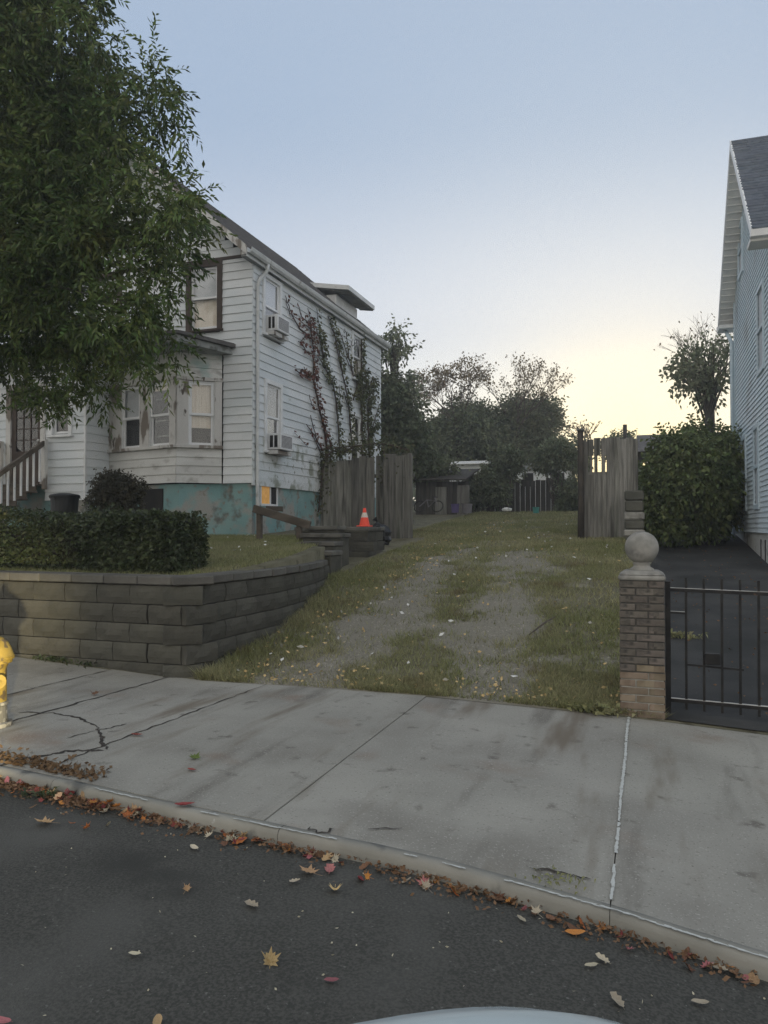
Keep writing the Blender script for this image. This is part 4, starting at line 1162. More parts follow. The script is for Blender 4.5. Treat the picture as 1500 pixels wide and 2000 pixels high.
mb = MB(); prof = [(.148 * math.sin(math.pi * k / 16), .06 + .148 - .148 * math.cos(math.pi * k / 16)) for k in range(17)]; mb.lathe(prof, pc, 32); mb.build('ball', M['cast'], pil, smooth=True)

# ------------------------------------------------------------------ iron gate
ig = thing('iron_gate', 'black iron driveway gate of thin square bars', 'gate', (1.6, 7.3, -.1))
GY = 7.32
def gz_(x, z): return z - .022 * (x - .2)
gx0, gx1 = .165, 4.3
mb = MB(); mb.beam((gx0, GY, -.06), (gx0, GY, 1.20), .045, .045, (0, 1, 0)); mb.build('hinge_post', M['iron'], ig)
rt = MB().beam((gx0, GY, gz_(gx0, 1.125)), (gx1, GY, gz_(gx1, 1.125)), .035, .03).build('top_rail', M['iron'], ig)
MB().beam((gx0 + .02, GY, gz_(gx0, 1.1425)), (gx1, GY, gz_(gx1, 1.1425)), .030, .004).build('pale_top_strip', M['ironbright'], rt)  # thin pale grey strip along the top of the rail
rb_ = MB().beam((gx0, GY, gz_(gx0, .135)), (gx1, GY, gz_(gx1, .135)), .035, .03).build('bottom_rail', M['iron'], ig)
MB().beam((gx0 + .02, GY, gz_(gx0, .1525)), (gx1, GY, gz_(gx1, .1525)), .030, .004).build('pale_top_strip', M['ironbright'], rb_)  # same pale strip on the bottom rail
MB().beam((gx0, GY, .92), (gx0 + .15, GY, .917), .025, .02).build('short_rail', M['iron'], ig)
MB().beam((gx0, GY, .932), (gx0 + .15, GY, .929), .022, .003).build('short_rail_edge', M['ironbright'], ig)
MB().beam((gx0 + .15, GY, .46), (gx0 + .62, GY, .44), .02, .018).build('lock_rail', M['iron'], ig)
mb = MB(); mb.box(gx0 + .30, gx0 + .43, GY - .03, GY + .03, .47, .57); mb.build('lock_box', M['iron'], ig, bevel=.006)
x = gx0 + .15
while x < gx1:
    MB().beam((x, GY - .001, gz_(x, .06)), (x + .004, GY - .001, gz_(x, 1.24)), .021, .021, (0, 1, 0)).build('bar', M['iron'], ig)
    x += .147

# ------------------------------------------------------------------ RIGHT HOUSE
rh = thing('blue_house', 'pale blue house with narrow clapboards, steep gable and blue-grey shingles at the right edge', 'house', (4, 18, 1))
WX_, XO = 2.2, 1.86
YA, YB, YM = 15.9, 21.9, 18.9       # wall ends and ridge
EZ, RZ = 7.62, 10.45
rs = Frame(WX_, YB + .0, WX_, YA)     # seen from -X: u runs from back to front? keep outward normal to -X
side_r = Frame(WX_, YB, WX_, YA - 5)
Rw = Frame(WX_, YB, WX_, YA)
def rbox(mb, y0, y1, n0, n1, z0, z1): mb.box(WX_ - n1, WX_ - n0, y0, y1, z0, z1)
mb = MB(); mb.box(WX_ + .06, WX_ + 9, YA, YB - .02, 1.4, EZ); mb.prism([(WX_ + .06, YA, EZ), (WX_ + .06, YB, EZ), (WX_ + .06, YM, RZ - .25)], (8.9, 0, 0)); mb.build('wall', M['paleblue'], rh)
mb = MB(); mb.box(WX_ + .03, WX_ + 9, YA - .02, YB + 3, .2, 1.54); mb.build('foundation', M['foundation'], rh)
mb = MB()
for k in range(9):
    y = YA + .35 + k * .62
    if y < 18: mb.box(WX_ + .015, WX_ + .034, y, y + .05, .95, 1.42)
mb.build('vent_slot', M['dark'], rh)
# windows on the driveway wall (narrow in view)
rwin = [(16.55, 17.35, 4.9, 6.5), (17.45, 18.05, 2.15, 3.75), (19.6, 20.3, 2.15, 3.75), (19.9, 20.6, 7.9, 9.0)]
mb = MB(); pz_ = .105; n = 0
z = 1.56
while z < RZ - .15:
    a, b = YA, YB
    if z + pz_ > EZ:
        d = (z + pz_ - EZ) / (RZ - EZ) * (YB - YA) / 2; a, b = YA + d, YB - d
    segs = [(a, b)]
    for w0, w1, q0, q1 in rwin:
        if q0 < z + pz_ / 2 < q1:
            ns_ = []
            for s0, s1 in segs:
                if w0 > s0 and w1 < s1: ns_ += [(s0, w0), (w1, s1)]
                else: ns_.append((s0, s1))
            segs = ns_
    for s0, s1 in segs:
        if s1 - s0 > .05:
            mb.hexa([(WX_ - .020, s0, z), (WX_ + .06, s0, z), (WX_ + .06, s1, z), (WX_ - .020, s1, z), (WX_ + .002, s0, z + pz_ + .006), (WX_ + .06, s0, z + pz_ + .006), (WX_ + .06, s1, z + pz_ + .006), (WX_ + .002, s1, z + pz_ + .006)])
    z += pz_
o = mb.build('clapboard', M['paleblue'], rh); o['kind'] = 'stuff'
for w0, w1, q0, q1 in rwin:
    mb = MB()
    for y0, y1, z0_, z1_ in ((w0 - .1, w0, q0 - .1, q1 + .1), (w1, w1 + .1, q0 - .1, q1 + .1), (w0, w1, q1, q1 + .1), (w0, w1, q0 - .1, q0), (w0, w1, (q0 + q1) / 2 - .03, (q0 + q1) / 2 + .03)): mb.box(WX_ - .045, WX_ + .05, y0, y1, z0_, z1_)
    wn = mb.build('window', M['bluetrim'], rh)
    mb = MB(); mb.box(WX_ + .0, WX_ + .01, w0, w1, q0, q1); mb.build('pane', M['blind'], wn)
mb = MB(); z = 1.56
while z < EZ - .4:
    mb.hexa([(WX_ - .018, YA - .020, z), (WX_ + 9, YA - .020, z), (WX_ + 9, YA + .05, z), (WX_ - .018, YA + .05, z), (WX_ - .002, YA - .002, z + pz_ + .004), (WX_ + 9, YA - .002, z + pz_ + .004), (WX_ + 9, YA + .05, z + pz_ + .004), (WX_ - .002, YA + .05, z + pz_ + .004)]); z += pz_
o = mb.build('clapboard', M['paleblue'], rh); o['kind'] = 'stuff'
for wx, wz in ((3.6, 2.5), (6.2, 2.5), (3.6, 5.1), (6.2, 5.1)):
    mb = MB(); mb.box(wx - .1, wx, YA - .06, YA, wz - .1, wz + 1.6); mb.box(wx + .9, wx + 1.0, YA - .06, YA, wz - .1, wz + 1.6); mb.box(wx, wx + .9, YA - .058, YA, wz + 1.5, wz + 1.6); mb.box(wx, wx + .9, YA - .058, YA, wz - .1, wz); mb.box(wx, wx + .9, YA - .05, YA, wz + .72, wz + .78)
    wn = mb.build('window', M['bluetrim'], rh)
    mb = MB(); mb.box(wx, wx + .9, YA - .032, YA - .028, wz, wz + 1.5); mb.build('pane', M['blind'], wn)
mb = MB(); mb.box(WX_ - .035, WX_ + .05, YB - .14, YB + .01, 1.5, EZ - .05); mb.build('corner_board', M['bluetrim'], rh)
# rear wing
mb = MB(); mb.box(WX_ + .06, WX_ + 6, YB + .0, YB + 2.6, 1.5, 4.25); rwg = mb.build('rear_wing', M['paleblue'], rh)
mb = MB(); z = 1.58
while z < 4.2:
    mb.hexa([(WX_ - .018, YB + .02, z), (WX_ + .06, YB + .02, z), (WX_ + .06, YB + 2.6, z), (WX_ - .018, YB + 2.6, z), (WX_ + .002, YB + .02, z + pz_), (WX_ + .06, YB + .02, z + pz_), (WX_ + .06, YB + 2.6, z + pz_), (WX_ + .002, YB + 2.6, z + pz_)]); z += pz_
o = mb.build('clapboard', M['paleblue'], rwg); o['kind'] = 'stuff'
mb = MB(); mb.hexa([(1.75, YB + .02, 4.02), (WX_ + 5, YB + .02, 4.5), (WX_ + 5, YB + 2.9, 4.5), (1.75, YB + 2.9, 4.02), (1.75, YB + .02, 4.12), (WX_ + 5, YB + .02, 4.6), (WX_ + 5, YB + 2.9, 4.6), (1.75, YB + 2.9, 4.12)]); mb.build('wing_roof', M['bluetrim'], rwg)
mb = MB(); mb.beam((1.80, YB + .12, 3.95), (WX_, YB + .12, 3.6), .04, .05); mb.build('roof_bracket', M['bluetrim'], rwg)
# roof: near and far slopes with overhang towards the lot
ov = .55
sl_ = .944
def rslope(sgn):
    ye = YM + sgn * ((YB - YA) / 2 + ov); zee = RZ + .05 - sl_ * ((YB - YA) / 2 + ov)
    mb = MB()
    mb.hexa([(XO, YM, RZ - .05), (XO + 9.5, YM, RZ - .05), (XO + 9.5, ye, zee - .10), (XO, ye, zee - .10), (XO, YM, RZ + .08), (XO + 9.5, YM, RZ + .08), (XO + 9.5, ye, zee + .03), (XO, ye, zee + .03)])
    rf = mb.build('roof', M['bluesh'], rh)
    mb = MB(); n = 34
    for k in range(n):
        a = k / n; b = min((k + 1.2) / n, 1)
        y0, z0_ = ye + (YM - ye) * a, zee + .033 + (RZ + .05 - zee) * a; y1, z1_ = ye + (YM - ye) * b, zee + .033 + (RZ + .05 - zee) * b
        xx = XO - .02
        while xx < XO + 4:
            l = random.uniform(.25, .4); h = random.uniform(.015, .03)
            mb.hexa([(xx, y0, z0_), (xx + l, y0, z0_), (xx + l, y1, z1_), (xx, y1, z1_), (xx, y0 - sgn * -.0, z0_ + h), (xx + l, y0, z0_ + h), (xx + l, y1, z1_ + .006), (xx, y1, z1_ + .006)]); xx += l + .006
    o = mb.build('shingle', M['bluesh'], rf); o['kind'] = 'stuff'
    mb = MB(); mb.prism([(XO - .03, YM, RZ + .10), (XO - .03, ye, zee + .05), (XO - .03, ye, zee - .16), (XO - .03, YM, RZ - .11)], (.028, 0, 0)); mb.build('rake_board', M['vinyl'], rh)
    mb = MB(); mb.prism([(XO, YM, RZ - .07), (XO, ye, zee - .12), (XO, ye, zee - .15), (XO, YM, RZ - .10)], (WX_ - XO + .05, 0, 0)); sfp = mb.build('rake_soffit', M['white_soffit'], rh)
    mb = MB(); n = 26
    for k in range(n):
        a = (k + .1) / n; y0, z0_ = YM + (ye - YM) * a, RZ - .105 + (zee - .05 - RZ) * a
        mb.box(XO + .0, WX_, y0 - .012, y0 + .012, z0_ - .022, z0_ + .004)
    o = mb.build('soffit_rib', M['white_soffit'], sfp); o['kind'] = 'stuff'
    return ye, zee
yn, zn = rslope(-1)
yf, zf_ = rslope(1)
# eave boxes (cornice returns)
for ye, zee, sg in ((yn, zn, -1), (yf, zf_, 1)):
    mb = MB()
    y0, y1 = (ye, ye + .5) if sg < 0 else (ye - .55, ye + .02)
    mb.box(XO - .04, XO + 9, y0, y1, zee - .20, zee - .10); mb.build('eave_box', M['white_soffit'], rh, bevel=.01)
    mb = MB(); mb.prism([(XO - .05, ye - (.12 if sg < 0 else -.12) * 0, zee - .02), (XO - .05, ye + sg * .13, zee - .02), (XO - .05, ye + sg * .11, zee - .14), (XO - .05, ye, zee - .16)], (9, 0, 0)); mb.build('gutter', M['vinyl'], rh)
mb = MB(); mb.tube([(WX_ - .20, YB + .3, zf_ - .2), (WX_ - .14, YB + .1, zf_ - .4), (WX_ - .08, YB - .02, zf_ - .6), (WX_ - .08, YB - .02, 3.5), (WX_ - .08, YB - .02, 1.35), (WX_ - .16, YB - .05, 1.25)], .05, 8); mb.build('downspout', M['bluetrim'], rh, smooth=True)

# ------------------------------------------------------------------ hedges, shrubs, bin in the yard
def box_leaves(x0, x1, y0, y1, zb, zt, n, bump=.11):
    """points near the skin of a clipped hedge"""
    P = np.stack([rng.uniform(x0, x1, n), rng.uniform(y0, y1, n), rng.uniform(0, 1, n)], -1)
    u_ = np.abs(2 * (P[:, 0] - x0) / (x1 - x0) - 1); top = zt + bump * (fbm(P[:, 0], P[:, 1], 1.7, 6) - .5) * 2.6 - .24 * u_ ** 5 - .10 * np.abs(2 * (P[:, 1] - y0) / (y1 - y0) - 1) ** 3
    P[:, 2] = zb + (top - zb) * P[:, 2]
    f = rng.integers(0, 4, n); e = np.abs(rng.normal(0, .045, n))
    b2 = bump * (fbm(P[:, 0] * 1.3, P[:, 2] * 1.7, 1.8, 8) - .5) * 2.4 + .22 * u_ ** 6
    P[:, 1] = np.where(f < 2, y0 + e + b2, P[:, 1]); P[:, 2] = np.where(f == 2, top - e, P[:, 2])
    s_ = f == 3; hi_ = rng.random(n) < .7
    P[:, 0] = np.where(s_, np.where(hi_, x1 - e + bump * .6 * (fbm(P[:, 1], P[:, 2], 3, 2) - .5), x0 + e), P[:, 0])
    D = rng.normal(size=(n, 3)) + np.array([.25, -.5, .35])
    return P, D
def hedge(name, label, x0, x1, y0, y1, zb, zt, n):
    t = thing(name, label, 'hedge', ((x0 + x1) / 2, y0, zb), 'clipped hedges behind the retaining wall')
    mb = MB(); 
    for k in range(int((x1 - x0) / .35)):
        x = x0 + .2 + k * .35; mb.tube([(x, (y0 + y1) / 2, zb), (x + .05, (y0 + y1) / 2, zb + .3), (x - .04, (y0 + y1) / 2 + .05, zt - .15)], [.02, .015, .008], 5, False)
    mb.build('stem', M['twig'], t)
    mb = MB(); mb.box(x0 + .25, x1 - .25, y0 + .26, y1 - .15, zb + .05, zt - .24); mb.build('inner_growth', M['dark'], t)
    P, D = box_leaves(x0, x1, y0, y1, zb, zt, n); k = len(P)
    leaf_cards('leaves', P, D, .055 * rng.uniform(.5, 1.5, k), .034 * rng.uniform(.6, 1.3, k), M['hedge'], t)
hedge('hedge', 'dark clipped hedge section nearest the corner of the retaining wall', at(180, 1050, 7.75).x, at(404, 1050, 7.75).x - .42, 7.72, 8.45, 1.08, at(300, 993, 7.75).z, 17000)
hedge('hedge', 'dark clipped hedge section further left below the black trash can', -11.2, at(176, 1050, 7.9).x, 7.82, 8.7, 1.08, at(90, 992, 7.9).z, 19000)
def shrub(name, label, cat, c, r, n, lL, lW, mt, group=None, nb=26, zb=None):
    t = thing(name, label, cat, (c[0], c[1], zb if zb is not None else c[2] - r[2]), group)
    mb = MB(); b = Vector((c[0], c[1], (zb if zb is not None else c[2] - r[2]) - .1))
    bl_ = blobs_in(c, r, nb, .25, .42, .5)
    for q, _ in bl_[::2]: 
        q = Vector(q); mb.tube([b + Vector((random.uniform(-.1, .1), random.uniform(-.1, .1), 0)), b.lerp(q, .5) + Vector((random.uniform(-.1, .1), 0, 0)), q], [.03, .02, .008], 5, False)
    mb.build('stem', M['twig'], t)
    P, D = twigs_from(bl_, n, 6, lL * 2.4, .1, .8); k = len(P)
    leaf_cards('leaves', P, D, lL * rng.uniform(.6, 1.3, k), lW * rng.uniform(.6, 1.3, k), mt, t)
    return t
shrub('round_shrub', 'round brownish clipped shrub in front of the bay window', 'shrub', tuple(at(226, 962, 11.6) + Vector((0, 0, -.02))), (.50, .5, .36), 2300, .05, .034, M['shrub'], None, 30, float(yz(-8.5, 11.6)))
can = thing('trash_can', 'black plastic trash can standing by the entry steps', 'trash can', tuple(at(126, 1010, 11.4)))
cc = at(126, 1010, 11.4); ct = at(126, 966, 11.4).z
mb = MB(); mb.lathe([(.0, 0), (.22, 0), (.25, ct - cc.z + .19)], (cc.x, cc.y, cc.z - .25), 20); mb.lathe([(.25, ct - cc.z + .2), (.285, ct - cc.z + .21)], (cc.x, cc.y, cc.z - .25), 20)
mb.build('body', M['bin'], can, smooth=False)
mb = MB(); mb.lathe([(.27, 0), (.275, .05), (.25, .07), (.10, .10), (0, .105)], (cc.x, cc.y, ct - .07), 20); mb.build('lid', M['bin'], can)
mb = MB(); mb.beam((cc.x - .06, cc.y - .2, ct), (cc.x + .06, cc.y - .2, ct), .03, .02); mb.build('handle', M['bin'], can)

# ------------------------------------------------------------------ cone, bag, handy clutter
cb = at(712, 1019, 15.2)
cn = thing('traffic_cone', 'orange traffic cone with a white collar against the plank fence', 'traffic cone', (cb.x, 15.2, 1.68))
h = .40
mb = MB(); mb.box(cb.x - .14, cb.x + .14, 15.06, 15.34, 1.682, 1.71); mb.build('base', M['orange'], cn, bevel=.01)
mb = MB(); mb.lathe([(.115, .028), (.075, .20)], (cb.x, 15.2, 1.682), 18); mb.build('cone', M['orange'], cn, smooth=True)
mb = MB(); mb.lathe([(.044, .30), (.028, h), (0, h)], (cb.x, 15.2, 1.682), 18); mb.build('tip', M['orange'], cn, smooth=True)
mb = MB(); mb.lathe([(.0765, .20), (.045, .302)], (cb.x, 15.2, 1.682), 18); mb.build('collar', M['reflect'], cn, smooth=True)
bgc = at(742, 1044, 16.0)
bag = thing('trash_bag', 'black plastic trash bag slumped at the foot of the fence', 'trash bag', (bgc.x, 16.0, float(G(bgc.x, 16.0))))
def bagmesh(c, r, seed):
    r_ = random.Random(seed); bm = bmesh.new(); bmesh.ops.create_icosphere(bm, subdivisions=3, radius=1)
    for v in bm.verts:
        n = 1 + .10 * math.sin(7 * v.co.x + seed) * math.cos(6 * v.co.y) + .08 * math.sin(11 * v.co.z + 5 * v.co.x) + r_.uniform(-.03, .03)
        if v.co.z < -.6: v.co.z = -.6
        v.co = Vector((v.co.x * r[0] * n, v.co.y * r[1] * n, v.co.z * r[2] * n)) + Vector(c)
    me = bpy.data.meshes.new('body'); bm.to_mesh(me); bm.free(); return me
gz0 = float(G(bgc.x, 16.0))
o = link('body', bagmesh((bgc.x, 16.0, gz0 + .20), (.26, .24, .30), 3), bag, M['bag'])
mb = MB(); mb.tube([(bgc.x - .05, 16.0, gz0 + .44), (bgc.x - .07, 16.0, gz0 + .53), (bgc.x - .12, 15.98, gz0 + .60)], [.05, .02, .07], 7, False); mb.build('knot', M['bag'], bag)

# ------------------------------------------------------------------ far clutter, shed, back fence, far buildings
sh = thing('lean_to_shed', 'dark low lean-to shed under the trees beyond the lot', 'shed', (at(860, 1000, 27).x, 27, 2.1))
a, b = at(812, 1000, 27), at(908, 1000, 27); zt = at(860, 938, 27).z
mb = MB(); xx = a.x
while xx < b.x: mb.box(xx, xx + .19, 27, 27.05, 1.9, zt - .05); xx += .2
o = mb.build('boards', M['shed'], sh); o['kind'] = 'stuff'
mb = MB(); mb.hexa([(a.x - .2, 26.7, zt), (b.x + .1, 26.7, zt - .04), (b.x + .1, 29, zt + .5), (a.x - .2, 29, zt + .5), (a.x - .2, 26.7, zt + .05), (b.x + .1, 26.7, zt + .01), (b.x + .1, 29, zt + .55), (a.x - .2, 29, zt + .55)]); mb.build('roof', M['shed'], sh)
p1, p2 = at(850, 950, 26.9), at(872, 950, 26.9)
mb = MB(); mb.box(p1.x, p2.x, 26.9, 26.95, 2.1, zt - .25); mb.build('door', M['fencewood'], sh)
mb = MB(); p1 = at(893, 950, 26.9); mb.box(p1.x, p1.x + .45, 26.88, 26.93, 2.1, zt - .2); mb.build('panel', M['fencewood'], sh)
bf = thing('board_fence', 'dark board fence closing the back of the lot', 'fence', (at(1020, 1000, 30).x, 30, 2.2))
x = at(900, 1000, 30).x; xe_ = at(1150, 1000, 30).x + 1
while x < xe_:
    mb = MB(); mb.box(x, x + .185, 30 + random.uniform(0, .03), 30.04, 2.0, 3.52 + random.uniform(-.05, .05)); mb.build('plank', M['shed'], bf); x += .2
gar = thing('white_garage', 'white garage with a pale roof beyond the board fence', 'building', (at(1060, 940, 33).x, 33, 2.4))
a, b = at(1002, 940, 33), at(1112, 940, 33); zt = at(1050, 916, 33).z
mb = MB(); mb.box(a.x, b.x, 33, 36, 2.2, zt); mb.build('wall', M['garage'], gar)
mb = MB(); mb.prism([(a.x - .2, 32.8, zt), (b.x + .2, 32.8, zt), ((a.x + b.x) / 2, 32.8, zt + .55)], (0, 3.4, 0)); mb.build('roof', M['soffit'], gar)
for px in (1020, 1080):
    p = at(px, 935, 32.97); mb = MB(); mb.box(p.x, p.x + .55, 32.95, 33.0, p.z - .4, p.z + .3); wn = mb.build('window', M['vinyl'], gar)
    mb = MB(); mb.box(p.x + .06, p.x + .49, 32.945, 32.955, p.z - .34, p.z + .24); mb.build('pane', M['dark'], wn)
gr2 = thing('pale_outbuilding', 'pale flat roofed outbuilding glimpsed over the lean-to shed', 'building', (at(915, 900, 31.5).x, 31.5, 2.4))
a, b = at(872, 905, 31.5), at(958, 905, 31.5); zt = at(915, 894, 31.5).z
mb = MB(); mb.box(a.x, b.x, 31.5, 33.5, 2.2, zt - .30); mb.build('wall', M['garage'], gr2)
mb = MB(); mb.hexa([(a.x - .15, 31.3, zt - .30), (b.x + .15, 31.3, zt - .30), (b.x + .15, 33.7, zt - .02), (a.x - .15, 33.7, zt - .02), (a.x - .15, 31.3, zt - .24), (b.x + .15, 31.3, zt - .24), (b.x + .15, 33.7, zt + .06), (a.x - .15, 33.7, zt + .06)]); mb.build('roof', M['white'], gr2, bevel=.02)
fh_ = thing('far_house', 'pinkish far house with a dark roof and a metal flue behind the bush', 'house', (at(1268, 900, 34).x, 34, 2.3))
a, b = at(1243, 900, 34), at(1350, 900, 34); zt = at(1260, 880, 34).z
mb = MB(); mb.box(a.x + .4, b.x, 34, 38, 2.2, zt); mb.build('wall', M['farpink'], fh_)
mb = MB(); mb.prism([(a.x, 33.7, zt - .05), (a.x, 38.3, zt - .05), (a.x, 36, zt + .9)], (4, 0, 0)); rr = mb.build('roof', M['shingle'], fh_)
p = at(1221, 826, 34); mb = MB(); mb.tube([(p.x, 34.5, 2.2), (p.x, 34.5, p.z)], .085, 8); mb.build('flue', M['shed'], fh_)
def tub(name, label, cat, px, py, Y, r_, h, mt):
    p = at(px, py, Y); t = thing(name, label, cat, (p.x, Y, p.z))
    mb = MB(); mb.lathe([(0, 0), (r_ * .8, 0), (r_, h), (r_ * 1.05, h), (r_ * .95, h - .015), (r_ * .75, .03), (0, .03)], (p.x, Y, p.z - .02), 14); mb.build('body', mt, t)
    mb = MB(); mb.tube([(p.x - r_, Y, p.z + h), (p.x, Y - .05, p.z + h * .72), (p.x + r_, Y, p.z + h)], .008, 4); mb.build('handle', M['iron'], t)
tub('plastic_tub', 'purple plastic tub by the lean-to shed', 'tub', 889, 1000, 25.5, .15, .30, M['purple'])
tub('plastic_bin', 'grey plastic bin beside the purple tub', 'bin', 912, 1001, 25.5, .20, .33, M['greybin'])
tub('bucket', 'small teal bucket in front of the board fence', 'bucket', 1047, 1001, 26.5, .12, .21, M['teal'])
p = at(990, 998, 26.5); t = thing('white_sack', 'small white sack lying on the grass before the board fence', 'sack', (p.x, 26.5, p.z))
link('body', bagmesh((p.x, 26.5, p.z + .05), (.17, .12, .08), 8), t, M['white'])
p = at(846, 1001, 25.6); t = thing('push_bike', 'small white bicycle lying by the lean-to shed', 'bicycle', (p.x, 25, p.z))
for dx_ in (-.32, .32):
    mb = MB(); mb.tube([(p.x + dx_ + .19 * math.cos(2 * math.pi * k / 14), 25 + .1 * math.sin(2 * math.pi * k / 14), p.z + .2 + .19 * math.sin(2 * math.pi * k / 14)) for k in range(15)], .02, 5, False); mb.build('wheel', M['tyre'], t)
mb = MB(); mb.tube([(p.x - .32, 25, p.z + .2), (p.x - .05, 25, p.z + .42), (p.x + .24, 25, p.z + .40), (p.x + .0, 25, p.z + .18), (p.x - .05, 25, p.z + .42)], .022, 5); mb.tube([(p.x + .32, 25, p.z + .2), (p.x + .22, 25, p.z + .5)], .022, 5); mb.build('frame', M['greybin'], t)
mb = MB(); mb.tube([(p.x + .15, 24.9, p.z + .52), (p.x + .3, 25.1, p.z + .52)], .018, 5); mb.build('handlebar', M['iron'], t)

# ------------------------------------------------------------------ trees
# street tree on the left
bl_ = []
for px, py, rp in ((60, 60, 130), (30, 320, 120), (100, 285, 95), (30, 150, 110), (145, 55, 80), (215, 120, 75), (290, 115, 45), (300, 190, 60), (340, 160, 32), (60, 200, 170), (195, 225, 115), (310, 255, 62), (350, 235, 30), (368, 395, 48), (372, 430, 36), (350, 480, 48), (335, 540, 42), (325, 590, 40), (318, 660, 42), (335, 705, 28), (290, 700, 45), (120, 350, 160), (255, 375, 105), (335, 400, 62), (60, 480, 160), (200, 480, 125),
                   (300, 475, 78), (100, 600, 130), (225, 600, 95), (292, 615, 50), (60, 690, 100), (170, 690, 90), (262, 690, 58), (105, 770, 50), (190, 755, 42), (60, -110, 150), (110, -90, 80), (-120, 80, 200), (-140, 350, 200), (-120, 600, 170), (-60, -280, 190), (-330, 200, 220), (-340, 500, 200)):
    c = at(px, py, random.uniform(6.4, 8.0)); r_ = rp / F * Vector((c.x, c.y)).length * .97
    bl_ += blobs_in(tuple(c), (r_ * .95, r_ * .9, r_ * .95), 6 + rp // 11, .22, .36, .25)
tree('street_tree', 'leafy street tree with narrow drooping leaves overhanging the hedge and house', 'tree', (-10.2, 7.6, .15), 6.0, bl_, 21000, 11, .30, .090, .031, M['oak'], .10, .17, None, 90)
def bgtree(name, label, px, Y, cy, rx, ry, n, mt=M['bgleaf'], base=None, nb=40, lL=.16, lW=.10, rr=None, group='trees beyond the lot', per=5, droop=.2, extra=()):
    c = at(px, cy, Y); s = (Vector((c.x, c.y)).length) / F * .98
    r3 = (rx * s, (rr or rx * s * .8), ry * s)
    zb = float(G(c.x, Y)) if base is None else base
    bl_ = blobs_in(tuple(c), tuple(np.array(r3) * 1.08), int(nb * 1.7), .14, .30, .25)
    for (ex_, ey_, er) in extra:
        q = at(ex_, ey_, Y); bl_.append((np.array(q), er * s))
    return tree(name, label, 'tree', (c.x, Y, zb), max(.8, c.z - zb), bl_, n, per, .45, lL, lW, mt, .13, droop, group)
bgtree('leafy_tree', 'dense dark green tree rising behind the far corner of the white house', 755, 27, 838, 78, 122, 5200, lL=.17, lW=.11, nb=55)
bgtree('leafy_tree', 'rounded green tree mass right of the dense dark tree', 905, 36, 852, 92, 66, 7600, nb=60, extra=((830, 890, 30), (990, 870, 36)))
bgtree('layered_tree', 'darker tree with layered gaps left of the open sky', 1030, 37, 836, 64, 74, 4400, nb=34, droop=.05, extra=((1075, 790, 18), (985, 870, 30)))
bgtree('low_tree', 'low dark tree behind the plank gate', 1098, 34, 888, 46, 30, 1700, nb=24)
bgtree('small_tree', 'small bushy tree showing over the plank gate', 1216, 38, 870, 34, 26, 1300, nb=20, lL=.14, lW=.09)
bgtree('leaning_tree', 'sparse leaved tree beside the gable of the blue house', 1384, 27, 716, 66, 72, 420, nb=36, lL=.17, lW=.12, per=4)
bgtree('tall_sapling', 'thin sapling tops showing above the roof of the white house', 770, 27.5, 672, 40, 40, 170, nb=16, lL=.16, lW=.10)
def baretree(name, label, px, Y, pb, h, mt, nl, depth=5):
    b = at(px, pb, Y); t = thing(name, label, 'tree', (b.x, Y, float(G(b.x, Y))), 'thin bare crowned trees')
    mb = MB(); mb.tube([(b.x, Y, float(G(b.x, Y)) - .1), (b.x, Y, b.z)], [.12, .09], 7); tr = mb.build('trunk', M['bark'], t)
    mb = MB(); tips = []
    for k in range(5): twiggy(mb, b, (random.uniform(-.7, .7), random.uniform(-.4, .4), 1), h * .36, .05, depth, .42, tips)
    mb.build('branch', M['twig'], tr)
    if nl and tips:
        P = np.array([tuple(tips[random.randrange(len(tips))][0]) for _ in range(nl)]) + rng.normal(0, .12, (nl, 3)); D = rng.normal(size=(nl, 3)) + np.array([0, 0, -.4])
        leaf_cards('crown', P, D, .13 * rng.uniform(.6, 1.3, nl), .08, mt, t)
baretree('thinning_tree', 'reddish thinning tree top left of the bare crown', 895, 35, 842, 2.9, M['bgdry'], 2600)
baretree('bare_tree', 'nearly bare tree crown of upright twigs above the layered tree', 1010, 36, 842, 3.0, M['bgdry'], 900)
baretree('bare_tree', 'thin grey bare twigs rising behind the sparse leaved tree', 1392, 29, 760, 2.5, M['bgdry'], 60, 4)
baretree('pollarded_tree', 'cut back stub branched tree behind the plank gate', 1150, 36, 880, 1.6, M['bgdry'], 120, 3)
# bush against the right house
bl_ = []
for c, r_, n in ((at(1335, 950, 19.5), (1.05, .9, 1.25), 30), (at(1400, 930, 20.5), (.8, .8, 1.3), 24), (at(1290, 985, 19), (.55, .6, .8), 16), (at(1368, 880, 21.5), (.85, .8, .75), 16), (at(1352, 846, 21), (.3, .35, .28), 4), (at(1264, 1000, 18.7), (.28, .3, .55), 7), (at(1300, 880, 19.5), (.32, .35, .30), 5)):
    bl_ += blobs_in(tuple(c), r_, n, .22, .40, .45)
tree('overgrown_bush', 'big overgrown green bush crowding the blue house wall', 'bush', (1.2, 19.8, 1.15), 1.6, bl_, 9000, 6, .35, .12, .075, M['bush'], .07, .35, None, 2)
